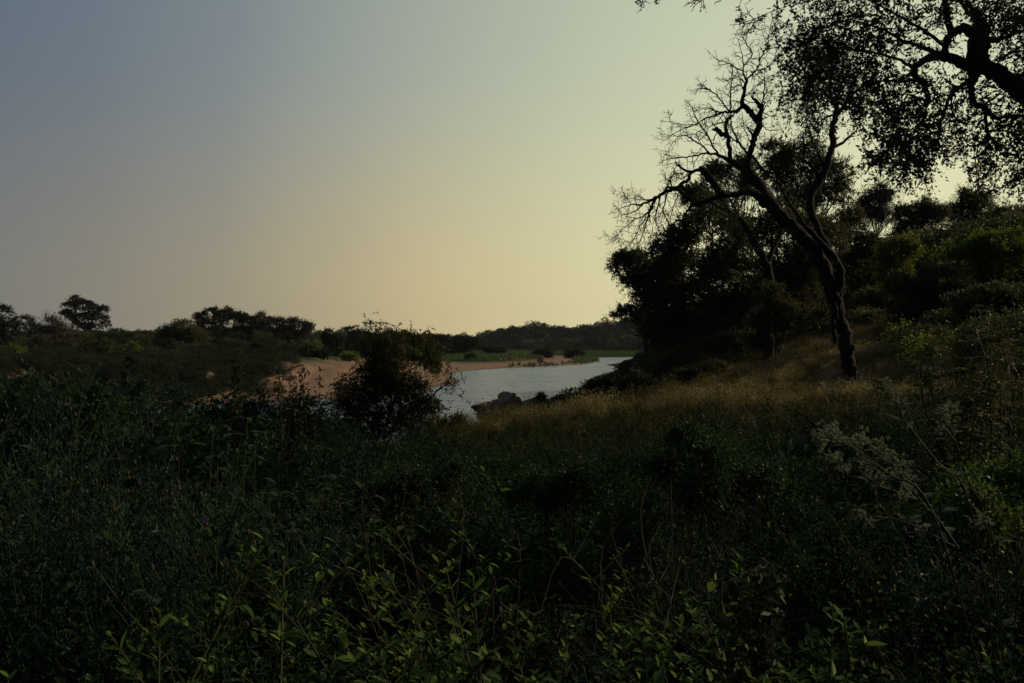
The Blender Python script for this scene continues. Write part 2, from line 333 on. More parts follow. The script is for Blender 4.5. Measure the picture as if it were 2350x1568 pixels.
def tree(name, label, cat, base, lobes, n, m, spray, leaf, leafm='far', barkm='bark', tr=.25, seed=1, group=None, up=.35, droop=.15, twigs=0, shell=.35, lean=(0, 0), limbs=True, trunks=1, width=.45, subs=4, clump=14, split=4, sl=.3, fringe=.22, core=.8, jit=.12):
    """lobes: (centre xyz, radii xyz) in world space; leafy twigs fill them, limbs reach each of them from the trunk"""
    rs = np.random.RandomState(seed); base = np.array(base, float)
    root = thing(name, base, label, cat, group)
    lo = [(np.array(c, float), np.array(r, float)) for c, r in lobes]
    if split > 1:                                       # a core with uneven bumps on it
        q = []
        for c, r in lo:
            q.append((c, r*core))
            for d in rdir(split, .25, rs): f = rs.uniform(.28, .52); q.append((c+d*r*(1.08-f)*rs.uniform(.75, 1.12), r*f*np.array([rs.uniform(.8, 1.3), 1, rs.uniform(.7, 1.1)])))
        lo = q
    vol = np.array([np.prod(r)**(2/3) for _, r in lo]); vol /= vol.sum()
    cr = MB(); tk = MB()
    allc = sum(c*v for (c, _), v in zip(lo, vol)); zmin = min(c[2]-r[2] for c, r in lo)
    fork_z = base[2]+max(.25*(allc[2]-base[2]), min(zmin-base[2], .6*(allc[2]-base[2])))
    fork = np.array([base[0]*.65+allc[0]*.35+lean[0], base[1]*.65+allc[1]*.35+lean[1], fork_z])
    forks = []
    for q in range(trunks):
        f = fork+(rs.normal(size=3)*[.5, .5, .1]*(fork_z-base[2])*.5 if q or trunks > 1 else 0)
        md = (base+f)/2+rs.normal(size=3)*[.06, .06, 0]*(fork_z-base[2])
        b0 = base+(rs.normal(size=3)*[tr, tr, 0] if trunks > 1 else 0); b0[2] -= .3
        tube(tk, spline([b0, md, f], 4), np.linspace(tr*1.25, tr*.75, 9)/(trunks**.5), 8, .1); forks.append(f)
    for (c, r), v in zip(lo, vol):
        k = max(3, int(n*v))
        # clumps within the lobe give the uneven outline, twigs radiate from each clump
        nc = max(4, k//clump); dc = rdir(nc, up, rs); rad = (shell+(1-shell)*rs.rand(nc)**.5)
        cc = c+dc*r*rad[:, None]
        w = rs.randint(0, nc, k); O = cc[w]+rs.normal(size=(k, 3))*r*.17; L_ = np.maximum(spray*.6, sl*r.mean())
        D = unit(unit((O-c)/r)*.55+rdir(k, up, rs)*.8)
        kf = int(k*fringe); d_ = rdir(kf, up, rs); O[:kf] = c+d_*r*rs.uniform(.7, 1., (kf, 1)); D[:kf] = unit(d_+rdir(kf, .1, rs)*.45); L_ = np.full(k, L_); L_[:kf] *= 1.25
        tw = MB() if twigs else None
        sprays(cr, O, D, L_*(.4+1.1*rs.rand(k)), m, leaf, leaf*width, rs, droop, jit)
        if limbs and v > .012:
            f = forks[rs.randint(len(forks))]
            mid = f*.5+c*.5+rs.normal(size=3)*np.linalg.norm(c-f)*.12; mid[2] -= abs(c[2]-f[2])*.05
            sp = spline([f, mid, c], 3); rl = tr*max(.25, v**.5)
            tube(tk, sp, np.linspace(rl*.85, rl*.45, len(sp)), 6, .1)
            for q in range(min(subs, nc)):
                e = cc[q]; a = sp[rs.randint(len(sp)//2, len(sp))]; md = (a+e)/2+rs.normal(size=3)*np.linalg.norm(e-a)*.15
                tube(tk, spline([a, md, e], 2), np.linspace(rl*.4, rl*.1, 5), 4)
        for q in range(int(twigs*v)):
            j = rs.randint(max(1, kf)); tube(tk, [O[j], O[j]+D[j]*spray*.8, O[j]+(D[j]*1.5+rs.normal(size=3)*.3)*spray], [.02*spray, .014*spray, .005*spray], 3)
    part(tk, 'trunk', M[barkm], root, True); part(cr, 'crown', M[leafm], root)
    return root
def lob(dx, dy, Y, rx, rz=None, ry=None):
    """lobe at a pixel of the 2350 wide photo, at depth Y; radii in pixels"""
    rz = rz or rx; k = Y/FD; return (pix(dx, dy, Y), (rx*k, (ry or (rx+rz)/2)*k, rz*k))

# far bank, from the photo's left to its middle
T = []
def ftree(name, label, bx, Y, lobes, n, leafm, seed, leaf=.42, m=7, spray=1.0, tr=.3, **kw):
    b = pix(bx, 0, Y); b[2] = h1(b[0], b[1])
    ls = [lob(l[0], l[1], Y+(l[4] if len(l) > 4 else 0), l[2], l[3] if len(l) > 3 else None) for l in lobes]
    return tree(name, label, 'tree', b, ls, int(n*1.3), m, spray, leaf, leafm, tr=tr, seed=seed, **{**dict(split=3, sl=.22), **kw})
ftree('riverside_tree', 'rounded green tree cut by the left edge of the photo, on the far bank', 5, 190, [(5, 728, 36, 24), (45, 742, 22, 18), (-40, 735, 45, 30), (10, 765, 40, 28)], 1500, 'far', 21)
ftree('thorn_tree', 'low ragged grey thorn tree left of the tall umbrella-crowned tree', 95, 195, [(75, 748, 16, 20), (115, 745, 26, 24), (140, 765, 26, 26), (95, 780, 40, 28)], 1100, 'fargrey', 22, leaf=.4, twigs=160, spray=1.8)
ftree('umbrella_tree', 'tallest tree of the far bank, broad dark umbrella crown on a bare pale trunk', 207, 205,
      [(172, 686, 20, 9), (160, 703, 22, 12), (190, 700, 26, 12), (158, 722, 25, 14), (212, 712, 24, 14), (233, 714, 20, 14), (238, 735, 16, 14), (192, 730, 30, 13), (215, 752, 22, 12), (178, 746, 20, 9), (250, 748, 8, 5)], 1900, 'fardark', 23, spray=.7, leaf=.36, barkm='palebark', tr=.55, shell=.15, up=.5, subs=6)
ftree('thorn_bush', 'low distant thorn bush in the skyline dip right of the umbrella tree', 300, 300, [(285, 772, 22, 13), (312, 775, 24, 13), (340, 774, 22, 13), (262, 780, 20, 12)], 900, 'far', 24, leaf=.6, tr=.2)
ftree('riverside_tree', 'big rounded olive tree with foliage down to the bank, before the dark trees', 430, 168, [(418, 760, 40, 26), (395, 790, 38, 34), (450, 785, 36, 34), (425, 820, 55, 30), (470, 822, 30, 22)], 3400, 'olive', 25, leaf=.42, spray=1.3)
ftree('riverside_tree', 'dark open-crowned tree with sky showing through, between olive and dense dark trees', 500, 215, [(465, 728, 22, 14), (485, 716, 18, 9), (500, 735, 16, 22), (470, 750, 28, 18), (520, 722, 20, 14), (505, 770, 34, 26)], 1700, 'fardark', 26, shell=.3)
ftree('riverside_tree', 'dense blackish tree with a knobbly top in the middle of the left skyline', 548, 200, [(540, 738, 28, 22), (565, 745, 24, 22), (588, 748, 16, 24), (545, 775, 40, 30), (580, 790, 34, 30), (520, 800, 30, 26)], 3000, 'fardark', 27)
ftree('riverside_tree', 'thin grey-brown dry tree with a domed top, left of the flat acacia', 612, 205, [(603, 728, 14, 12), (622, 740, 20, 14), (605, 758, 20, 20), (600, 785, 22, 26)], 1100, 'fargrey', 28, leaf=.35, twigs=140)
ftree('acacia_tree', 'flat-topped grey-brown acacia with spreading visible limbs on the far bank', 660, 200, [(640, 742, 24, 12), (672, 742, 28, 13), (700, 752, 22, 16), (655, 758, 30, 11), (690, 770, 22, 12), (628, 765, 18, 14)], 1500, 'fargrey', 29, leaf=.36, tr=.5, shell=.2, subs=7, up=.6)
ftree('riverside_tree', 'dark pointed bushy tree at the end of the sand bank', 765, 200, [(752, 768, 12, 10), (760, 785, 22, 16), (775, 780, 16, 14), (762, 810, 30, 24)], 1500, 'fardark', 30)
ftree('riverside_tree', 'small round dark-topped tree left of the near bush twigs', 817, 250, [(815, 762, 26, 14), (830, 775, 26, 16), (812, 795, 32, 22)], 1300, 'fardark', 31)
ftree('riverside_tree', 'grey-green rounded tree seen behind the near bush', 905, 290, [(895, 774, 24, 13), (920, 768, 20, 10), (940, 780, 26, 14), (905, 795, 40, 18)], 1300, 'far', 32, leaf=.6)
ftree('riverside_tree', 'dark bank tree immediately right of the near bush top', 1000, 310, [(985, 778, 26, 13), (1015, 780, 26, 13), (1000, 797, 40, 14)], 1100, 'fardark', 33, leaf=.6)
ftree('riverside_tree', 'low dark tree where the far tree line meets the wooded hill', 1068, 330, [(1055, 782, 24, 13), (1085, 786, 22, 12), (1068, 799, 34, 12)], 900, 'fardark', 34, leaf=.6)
# shrubs along the top of the far bank
SB = [('yellow-green shrub on the far bank at the left edge', 30, 812, 150, 40, 26, 'lime'), ('brownish shrub below the umbrella tree', 215, 800, 160, 44, 24, 'olive'),
      ('dull green shrub under the ragged grey thorn tree', 120, 805, 165, 46, 28, 'far'), ('low lime shrub between umbrella tree and olive tree', 300, 806, 155, 36, 20, 'lime'),
      ('dark shrub at the foot of the olive tree, left side', 360, 815, 150, 30, 24, 'fardark'), ('grey-green shrub in front of the blackish tree', 520, 822, 165, 34, 20, 'olive'),
      ('lime-topped shrub at the foot of the blackish tree', 610, 806, 170, 26, 24, 'lime'), ('dark shrub right under the flat-topped acacia', 650, 812, 172, 34, 18, 'fardark'),
      ('yellowish shrub on the bank edge beside the acacia', 712, 800, 175, 26, 18, 'lime'), ('rounded dark shrub above the sand scarp', 735, 815, 170, 26, 14, 'fardark'),
      ('small pale shrub on the green strip left of the near bush', 800, 822, 180, 22, 8, 'lime'), ('dark shrub beyond the near bush', 860, 808, 215, 34, 14, 'fardark'),
      ('lime shrub on the green meadow beyond the near bush', 950, 812, 235, 24, 9, 'lime'), ('grey scrub clump beyond the meadow, right of the near bush', 1030, 802, 330, 34, 9, 'olive'),
      ('blackish low bush standing on the sandy point', 1080, 822, 262, 9, 6, 'fardark'), ('broad dark scrub before the wooded hill', 1120, 805, 350, 36, 8, 'fardark'),
      ('dark reed-side bush behind the river boulder', 1250, 812, 330, 32, 9, 'fardark'), ('dark bush right of the river boulder, in the reeds', 1310, 811, 340, 30, 8, 'fardark'),
      ('olive shrub low on the far bank left of the sand', 420, 850, 140, 44, 16, 'olive'), ('rusty green shrub on the lower bank at far left', 90, 850, 135, 60, 18, 'far'),
      ('brown-green shrub low on the bank below the thorn trees', 230, 850, 132, 60, 18, 'olive'), ('dull shrub beside the start of the sand scarp', 560, 848, 150, 36, 12, 'far')]
for k, (lb, dx, dy, Y, rx, rz, lm) in enumerate(SB):
    b = pix(dx, 0, Y); b[2] = h1(b[0], b[1]); q = R.Random(k) if False else random.Random(k)
    ls = [lob(dx+q.uniform(-.5, .5)*rx, dy+q.uniform(-.2, .5)*rz, Y, rx*.6, rz*.75) for _ in range(4)]
    tree('bank_shrub', lb, 'shrub', b, ls, 700, 6, 1.0*Y/170, .4*Y/170, lm, tr=.08, seed=50+k, group='shrubs along the far bank', trunks=2)

qr = random.Random(77)
for k in range(48):
    row = k % 4; dx = -60+k*15.2+qr.uniform(-18, 18); Y = (190, 165, 140, 118)[row]+qr.uniform(-6, 6); dy = (788, 806, 828, 852)[row]+qr.uniform(-8, 6)
    if (row == 2 and dx > 590) or (row == 3 and dx > 520): continue
    b = pix(dx, 0, Y); b[2] = h1(b[0], b[1]); rx = qr.uniform(28, 50); rz = qr.uniform(19, 31)
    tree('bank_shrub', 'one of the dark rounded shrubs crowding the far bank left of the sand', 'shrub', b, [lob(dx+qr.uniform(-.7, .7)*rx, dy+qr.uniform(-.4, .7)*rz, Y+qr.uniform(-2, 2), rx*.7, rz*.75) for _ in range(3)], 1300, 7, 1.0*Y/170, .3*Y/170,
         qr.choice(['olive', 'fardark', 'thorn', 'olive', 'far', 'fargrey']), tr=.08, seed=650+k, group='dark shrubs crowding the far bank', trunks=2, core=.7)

# ------------------------------------------------------------------ scattered ground cover (uncountable: geometry nodes on points)
def scatter(name, pts, srcs, scl, label, cat, idx=None, tilt=.15, seed=0):
    rs = np.random.RandomState(seed); n = len(pts)
    col = bpy.data.collections.new(name+' kinds')
    for k, s in enumerate(srcs): s.name = 'kind %02d %s' % (k, name); col.objects.link(s)
    me = bpy.data.meshes.new(name); me.vertices.add(n); me.vertices.foreach_set('co', np.asarray(pts, float).ravel())
    a = me.attributes.new('rot', 'FLOAT_VECTOR', 'POINT'); a.data.foreach_set('vector', np.c_[rs.normal(size=(n, 2))*tilt, rs.rand(n)*6.28].ravel())
    a = me.attributes.new('scl', 'FLOAT', 'POINT'); a.data.foreach_set('value', np.broadcast_to(scl, (n,)).astype(float))
    a = me.attributes.new('idx', 'INT', 'POINT'); a.data.foreach_set('value', (rs.randint(0, len(srcs), n) if idx is None else idx).astype(np.int32))
    o = bpy.data.objects.new(name, me); C.objects.link(o); tag(o, label, cat, kind='stuff')
    g = bpy.data.node_groups.new(name, 'GeometryNodeTree')
    g.interface.new_socket('Geometry', in_out='INPUT', socket_type='NodeSocketGeometry'); g.interface.new_socket('Geometry', in_out='OUTPUT', socket_type='NodeSocketGeometry')
    N = g.nodes.new; L = g.links.new; gi = N('NodeGroupInput'); go = N('NodeGroupOutput'); ip = N('GeometryNodeInstanceOnPoints'); ci = N('GeometryNodeCollectionInfo')
    ci.inputs['Collection'].default_value = col; ci.inputs['Separate Children'].default_value = True; ci.inputs['Reset Children'].default_value = True
    def attr(nm, ty):
        q = N('GeometryNodeInputNamedAttribute'); q.data_type = ty; q.inputs['Name'].default_value = nm; return q.outputs['Attribute']
    L(gi.outputs[0], ip.inputs['Points']); L(ci.outputs[0], ip.inputs['Instance']); ip.inputs['Pick Instance'].default_value = True
    L(attr('idx', 'INT'), ip.inputs['Instance Index']); L(attr('rot', 'FLOAT_VECTOR'), ip.inputs['Rotation']); L(attr('scl', 'FLOAT'), ip.inputs['Scale'])
    L(ip.outputs[0], go.inputs[0]); md = o.modifiers.new('scatter', 'NODES'); md.node_group = g
    return o
def on_ground(x, y, dz=0): return np.c_[x, y, H(x, y)+dz]
def wedge(n, r0, r1, a0, a1, seed, p=1.):
    rs = np.random.RandomState(seed); r = (r0**2+(r1**2-r0**2)*rs.rand(n)**p)**.5; a = np.radians(a0+(a1-a0)*rs.rand(n)); return r*np.sin(a), r*np.cos(a)

def crownlet(seed, n, leafm, flat=.8, lf_=.13):
    rs = np.random.RandomState(seed); mb = MB(); d = rdir(n, .3, rs); c = rdir(9, .4, rs)*[.55, .55, .35]+[0, 0, .55*flat]
    O = c[rs.randint(0, 9, n)]+d*.34*[1, 1, flat]; sprays(mb, O, unit(d+rdir(n, .3, rs)*.5), .2, 4, lf_, lf_*.58, rs)
    tube(mb, [(0, 0, -.5), (0, 0, .5)], [.05, .03], 4)
    return mb.obj('crownlet', M[leafm], link=False)
# the wooded hill and the woods behind the bank
x, y = wedge(5200, 440, 780, -34, 34, 3); s = far_sd(x, y)
px = 1175+FD*x/y
k = (s > 25) & (px < 1700); x, y, px = x[k], y[k], px[k]
keep = rng.rand(len(x)) < np.where(wob(x, y, 22, 9) > .55, .5, 1); x, y = x[keep], y[keep]
scatter('woods', on_ground(x, y), [crownlet(60, 150, 'far'), crownlet(61, 150, 'fardark'), crownlet(62, 130, 'fargrey'), crownlet(63, 150, 'far', 1.2)],
        2.2+2.2*rng.rand(len(x))**2+4*rng.rand(len(x))**8, 'dark bush covering the low hill beyond the river bend', 'woods', seed=4)
# scrub between the far trees
x, y = wedge(4200, 95, 420, -34, 2, 7); s = far_sd(x, y); px = 1175+FD*x/y
k = (s > np.interp(px, [-100, 560, 640, 700, 900, 1010, 1100], [5, 7, 22, 40, 60, 90, 110])) & (px < 1130); x, y = x[k], y[k]
x2, y2 = wedge(9000, 88, 160, -36, -13, 8); s2 = far_sd(x2, y2); px2 = 1175+FD*x2/y2; k2 = (s2 > 2+3*rng.rand(len(x2))) & (s2 < 45) & (px2 < 610+40*wob(x2, y2, 5, 3)+60*rng.rand(len(x2))**3); nb2 = k2.sum()
x = np.r_[x, x2[k2]]; y = np.r_[y, y2[k2]]; px = np.r_[px[k], px2[k2]]; k = slice(None)
scl_fb = .6*(.8+1.0*rng.rand(len(x))**2+1.9*np.clip(wob(x, y, 4.5, 53)+.1, 0, 1))*np.where((px < 740) & (y > 150), 1.15, 1)*np.where(y < 125, .8, 1)
scatter('far_bank_scrub', on_ground(x, y), [crownlet(70, 300, 'far', .8, .09), crownlet(71, 300, 'fardark', 1, .09), crownlet(74, 300, 'fardark', .8, .09), crownlet(72, 260, 'far', .8, .09), crownlet(73, 300, 'fardark', .6, .09)],
        scl_fb, 'low mixed scrub filling the ground between the far bank trees', 'scrub', idx=np.clip(((wob(x, y, 7, 51)+wob(x, y, 3.5, 52)*.6)*1.3+2.5), 0, 4).astype(int), seed=5)

def tuft(seed, n, h, leafm, w=.012, spread=.35, seg=3, curve=.35):
    rs = np.random.RandomState(seed); mb = MB()
    for k in range(n):
        a = rs.rand()*6.28; d = np.array([math.cos(a), math.sin(a), 0]); b = d*rs.rand()*spread*.3; hh = h*(.5+.6*rs.rand()); t = np.linspace(0, 1, seg+1)
        P = b+np.outer(t, [0, 0, 1])*hh+np.outer(t**2, d)*hh*curve*(.3+rs.rand()); sd_ = np.array([-d[1], d[0], 0]); ww = w*(1-t**2*.9)/2
        V = np.concatenate([P+np.outer(ww, sd_), P-np.outer(ww, sd_)]); mb.add(V, [[q, q+1, q+seg+2, q+seg+1] for q in range(seg)], rs.rand())
    return mb
def seedgrass(seed, n, h):
    """fine dry grass with feathery seed heads"""
    mb = tuft(seed, n, h, None, .012, .5, 3, .4); rs = np.random.RandomState(seed)
    P = rs.normal(size=(n*4, 3))*[.22*h, .22*h, .16*h]+[0, 0, h*.82]; leaves(mb, P, rdir(n*4, 1.4, rs), .09*h, .022*h, rs)
    return mb
# green reeds and meadow on the far bank
x, y = wedge(15000, 195, 520, -18, 12, 9); s = far_sd(x, y); px = 1175+FD*x/y
k = (s > .5) & (px > 700) & ((s > np.interp(px, [0, 1000, 1060, 1200, 1300, 1340], [30, 27, 24, 24, 22, 1])+4*wob(x, y, 9, 4)) | ((px > 1170) & (s < 7) & (wob(x, y, 7, 2) > -.1))) & (s < 240); x, y = x[k], y[k]
scatter('reeds', on_ground(x, y), [tuft(80+q, 26, 1.0, 'reed', .07, 1.6).obj('r', M['reed'], link=False) for q in range(3)], .7+.8*rng.rand(len(x))+.4*(y > 300), 'bright green reeds and meadow along the far shore', 'reeds', seed=6)

# ------------------------------------------------------------------ rocks
def rocks(name, label, cat, items, matn, group=None):
    b = items[0][0]; root = thing(name, (b[0], b[1], h1(b[0], b[1])), label, cat, group); return root
def rock(label, c, r, seed, m='rock', name='boulder', group=None, sub=4, rough=.3):
    mb = MB(); blob(mb, (0, 0, 0), r, seed, rough, sub); o = mb.obj(name, M[m], smooth=False); o.location = c; return tag(o, label, 'boulder', group)
ob = MB(); ro = random.Random(9)
for dx, dz, r, z in ((0, .1, 1.5, 1.25), (-1.1, -.1, 1.0, .85), (1.0, -.05, 1.2, .85), (1.5, -.25, .6, .5), (-.3, .35, .6, .7), (.35, .4, .5, .6), (-1.4, -.3, .6, .5), (.1, -.3, 1.3, .6), (.6, .2, .6, .75), (-.6, .12, .5, .7)):
    blob(ob, (dx, ro.uniform(-.6, .6), dz), (r*.9, r*.8, z*.78), ro.randint(0, 999), .5, 5)
o = ob.obj('boulder', M['rock']); o.location = pix(1165, 936, 50); tag(o, 'broad jagged grey-brown rock outcrop at the near water edge, peaked in the middle', 'boulder')
rock('smaller reddish-dark boulder at the left end of the near rocks', pix(1108, 936, 49), (.8, .7, .5), 2)
rock('low dark boulder at the right end of the near rocks, under the spiky plant', pix(1226, 926, 51), (1.1, .8, .55), 3)
rock('flat slab of rock in front of the peaked boulder', pix(1150, 958, 47), (1.3, .9, .42), 4)
rock('lone rounded boulder on the far shore beside the reeds', pix(1245, 828, 262), (2.2, 1.8, 1.9), 5)
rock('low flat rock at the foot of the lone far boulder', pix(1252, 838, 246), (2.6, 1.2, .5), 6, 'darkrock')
for k in range(9):
    X = 1148+k*7+R.uniform(-3, 3); rock('one of the small pale stones on the far meadow left of the lone boulder', pix(X, 825+R.uniform(-1.5, 1.5), 258), (.55*R.uniform(.6, 1.3), .5, .4), 30+k, 'rock', 'stone', 'pale stones on the far meadow', 2)
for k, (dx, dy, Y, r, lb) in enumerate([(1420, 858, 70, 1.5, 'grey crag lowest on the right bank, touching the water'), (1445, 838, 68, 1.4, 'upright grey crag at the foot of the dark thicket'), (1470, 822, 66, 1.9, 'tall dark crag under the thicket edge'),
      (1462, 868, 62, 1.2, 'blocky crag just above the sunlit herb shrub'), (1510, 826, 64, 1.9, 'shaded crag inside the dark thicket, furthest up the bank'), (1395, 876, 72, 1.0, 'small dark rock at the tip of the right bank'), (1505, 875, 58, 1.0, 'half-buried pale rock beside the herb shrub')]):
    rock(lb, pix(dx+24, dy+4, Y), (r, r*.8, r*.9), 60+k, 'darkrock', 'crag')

# ------------------------------------------------------------------ right bank: thicket and hillside trees
def rtree(name, label, bx, by, Y, lobes, n, leafm, seed, leaf=.14, m=9, spray=.55, tr=.16, cat='tree', **kw):
    b = pix(bx, by, Y); b[2] = h1(b[0], b[1])
    ls = [lob(l[0], l[1], Y+(l[4] if len(l) > 4 else 0), l[2], l[3] if len(l) > 3 else None) for l in lobes]
    if cat == 'shrub': kw = {**dict(sl=.5, jit=.08, clump=8, fringe=.4, core=.5, split=7), **kw}
    if cat == 'tree': kw = {**dict(sl=.5, jit=.05, clump=9, fringe=.35, core=.66, split=5, droop=.22), **kw}; n = int(n*.62); m += 2
    return tree(name, label, cat, b, ls, n, m, spray, leaf, leafm, tr=tr, seed=seed, **kw)
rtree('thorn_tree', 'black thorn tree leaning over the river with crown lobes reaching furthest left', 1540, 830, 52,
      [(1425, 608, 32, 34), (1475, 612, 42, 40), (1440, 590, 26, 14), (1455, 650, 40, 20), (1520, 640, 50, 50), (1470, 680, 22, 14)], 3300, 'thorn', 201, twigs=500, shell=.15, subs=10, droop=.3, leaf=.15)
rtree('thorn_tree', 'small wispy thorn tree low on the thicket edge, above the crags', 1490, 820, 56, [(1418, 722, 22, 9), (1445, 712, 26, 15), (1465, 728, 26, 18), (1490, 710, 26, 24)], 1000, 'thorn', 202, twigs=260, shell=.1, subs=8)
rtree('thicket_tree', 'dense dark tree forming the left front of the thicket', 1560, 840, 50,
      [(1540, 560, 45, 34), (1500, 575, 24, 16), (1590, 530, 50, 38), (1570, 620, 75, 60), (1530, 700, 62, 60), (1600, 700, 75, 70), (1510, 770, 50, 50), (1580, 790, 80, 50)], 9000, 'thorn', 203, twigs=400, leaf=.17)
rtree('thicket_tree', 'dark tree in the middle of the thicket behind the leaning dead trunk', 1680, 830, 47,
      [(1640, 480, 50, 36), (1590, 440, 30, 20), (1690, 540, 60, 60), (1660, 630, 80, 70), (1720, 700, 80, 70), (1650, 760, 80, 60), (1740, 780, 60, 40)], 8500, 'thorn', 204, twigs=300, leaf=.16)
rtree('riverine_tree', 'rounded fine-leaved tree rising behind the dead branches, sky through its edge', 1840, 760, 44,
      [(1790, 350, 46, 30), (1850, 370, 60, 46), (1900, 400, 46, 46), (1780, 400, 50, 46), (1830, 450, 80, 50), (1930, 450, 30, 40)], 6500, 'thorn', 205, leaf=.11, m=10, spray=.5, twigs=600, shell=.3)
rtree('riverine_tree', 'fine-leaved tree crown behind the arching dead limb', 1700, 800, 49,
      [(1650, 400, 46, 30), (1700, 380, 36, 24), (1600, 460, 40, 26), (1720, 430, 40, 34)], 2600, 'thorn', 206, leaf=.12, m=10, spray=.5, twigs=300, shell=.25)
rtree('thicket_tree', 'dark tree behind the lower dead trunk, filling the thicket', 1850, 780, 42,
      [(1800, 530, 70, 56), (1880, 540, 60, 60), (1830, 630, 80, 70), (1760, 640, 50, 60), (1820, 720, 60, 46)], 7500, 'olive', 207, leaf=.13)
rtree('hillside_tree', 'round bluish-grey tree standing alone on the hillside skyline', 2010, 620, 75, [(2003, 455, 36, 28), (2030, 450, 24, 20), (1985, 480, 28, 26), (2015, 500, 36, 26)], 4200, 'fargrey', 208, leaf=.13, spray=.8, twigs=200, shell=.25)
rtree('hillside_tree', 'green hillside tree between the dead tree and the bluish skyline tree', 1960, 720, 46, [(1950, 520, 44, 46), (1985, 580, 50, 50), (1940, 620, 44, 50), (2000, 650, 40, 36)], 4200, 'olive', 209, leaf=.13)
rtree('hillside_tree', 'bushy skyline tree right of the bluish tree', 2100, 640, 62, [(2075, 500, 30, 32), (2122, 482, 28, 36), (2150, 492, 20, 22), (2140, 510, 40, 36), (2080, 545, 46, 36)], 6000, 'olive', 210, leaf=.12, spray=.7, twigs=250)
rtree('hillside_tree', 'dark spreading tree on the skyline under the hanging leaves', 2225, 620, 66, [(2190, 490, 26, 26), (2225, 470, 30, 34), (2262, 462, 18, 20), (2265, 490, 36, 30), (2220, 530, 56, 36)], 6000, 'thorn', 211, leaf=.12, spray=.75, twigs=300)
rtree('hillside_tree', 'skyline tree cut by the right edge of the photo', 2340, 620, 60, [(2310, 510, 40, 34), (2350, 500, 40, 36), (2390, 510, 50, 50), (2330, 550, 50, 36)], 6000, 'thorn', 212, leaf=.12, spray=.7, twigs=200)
for k, (lb, bx, Y, ls, n, lm, leaf) in enumerate([
    ('yellow-green lit bush in the hollow right of the dead trunk', 2060, 40, [(2040, 590, 40, 30), (2080, 575, 44, 32), (2050, 640, 46, 40)], 2600, 'lime', .11),
    ('large lit green bush below the right-hand skyline', 2260, 33, [(2210, 590, 50, 36), (2270, 575, 60, 36), (2330, 580, 60, 46), (2240, 640, 80, 46), (2330, 650, 70, 50)], 5200, 'lime', .10),
    ('shaded bush with dark hollow under it, right of the grassy slope', 2120, 32, [(2080, 670, 60, 34), (2140, 640, 60, 36), (2180, 680, 60, 40), (2110, 710, 60, 30)], 4600, 'olive', .09),
    ('dark bush at the right edge above the feathery-leaved bush', 2290, 26, [(2230, 700, 60, 40), (2300, 690, 60, 40), (2370, 700, 60, 50)], 4200, 'thorn', .08),
    ('sunlit grey-green herb shrub on the bank in front of the crags', 1452, 33, [(1430, 890, 24, 22), (1465, 880, 26, 26), (1490, 895, 22, 20), (1450, 905, 34, 14)], 1500, 'olive', .085),
    ('low dark green shrub beyond the dry grass, under the thicket', 1610, 36, [(1570, 862, 30, 18), (1620, 852, 36, 22), (1660, 850, 26, 18)], 1700, 'olive', .085),
    ('dim green bush under the thicket left of the far stump', 1720, 40, [(1700, 790, 40, 30), (1750, 800, 36, 24)], 1500, 'olive', .10),
    ('small airy bush at the water edge on the tip of the bank', 1340, 44, [(1338, 898, 16, 10), (1362, 888, 18, 14), (1388, 880, 16, 14)], 700, 'thorn', .09),
    ('dark low bush in front of the near boulders', 1180, 34, [(1130, 968, 30, 12), (1180, 960, 30, 14), (1215, 955, 26, 14)], 1500, 'bush', .08),
    ('leafy bush between the tall near bush and the boulders', 1050, 24, [(1010, 985, 26, 24), (1050, 975, 26, 22), (1040, 1000, 30, 20)], 1500, 'bush', .07)]):
    rtree('shrub', lb, bx, 0, Y, ls, n, lm, 240+k, leaf=leaf, cat='shrub', tr=.05, spray=leaf*3.6, m=8, trunks=3, twigs=60)
# spiky plant on the low boulder
sp = MB(); leaves(sp, rdir(260, .3)*.05, rdir(260, .45), .55, .05, rng, .2, .1); o = sp.obj('spiky_plant', M['olive']); o.location = pix(1242, 914, 50.8); tag(o, 'spiky rounded plant growing on top of the low dark boulder', 'plant')
# dark scrub between the dry grass and the water
x, y = wedge(2600, 40, 130, -3, 14, 25); px = 1175+FD*x/y; h_ = H(x, y); k = (h_ > -.1) & (px > 1225) & (y < 85) & (far_sd(x, y) < -5) & (y > 41+.4*x); x, y = x[k], y[k]
scatter('bank_scrub', on_ground(x, y), [crownlet(95, 260, 'thorn'), crownlet(96, 260, 'olive'), crownlet(97, 200, 'fargrey')], .35+.5*rng.rand(len(x)), 'dark low scrub on the steep bank between dry grass and river', 'scrub', seed=18)
rtree('shrub', 'shaded shrub in front of the slim leaning trunk', 1780, 0, 31, [(1750, 750, 36, 40), (1790, 720, 36, 40), (1770, 680, 26, 30), (1730, 785, 30, 20)], 2200, 'olive', 280, leaf=.08, cat='shrub', tr=.05, spray=.3, m=8, trunks=3, twigs=60)
# hillside scrub
x, y = wedge(6500, 24, 130, 8, 42, 15); px = 1175+FD*x/y; hh = H(x, y)
k = (hh > 1.0) & ((y > 37.5) | (px > 2060+5*(38-y))) & (px > 1500+.6*(y-46)*(y > 46)) & ((px > 1570) | (y < 46) | (rng.rand(len(x)) < .0)); x, y = x[k], y[k]
scatter('hillside_scrub', on_ground(x, y), [crownlet(90, 420, 'olive', .8, .085), crownlet(91, 420, 'thorn', .8, .085), crownlet(92, 420, 'lime', .7, .085)], (.7+1.1*rng.rand(len(x)))*np.where(y < 42, .7, 1)*np.where(y > 52, 1.7, 1), 'scrub and saplings carpeting the dark hillside on the right', 'scrub', seed=8)

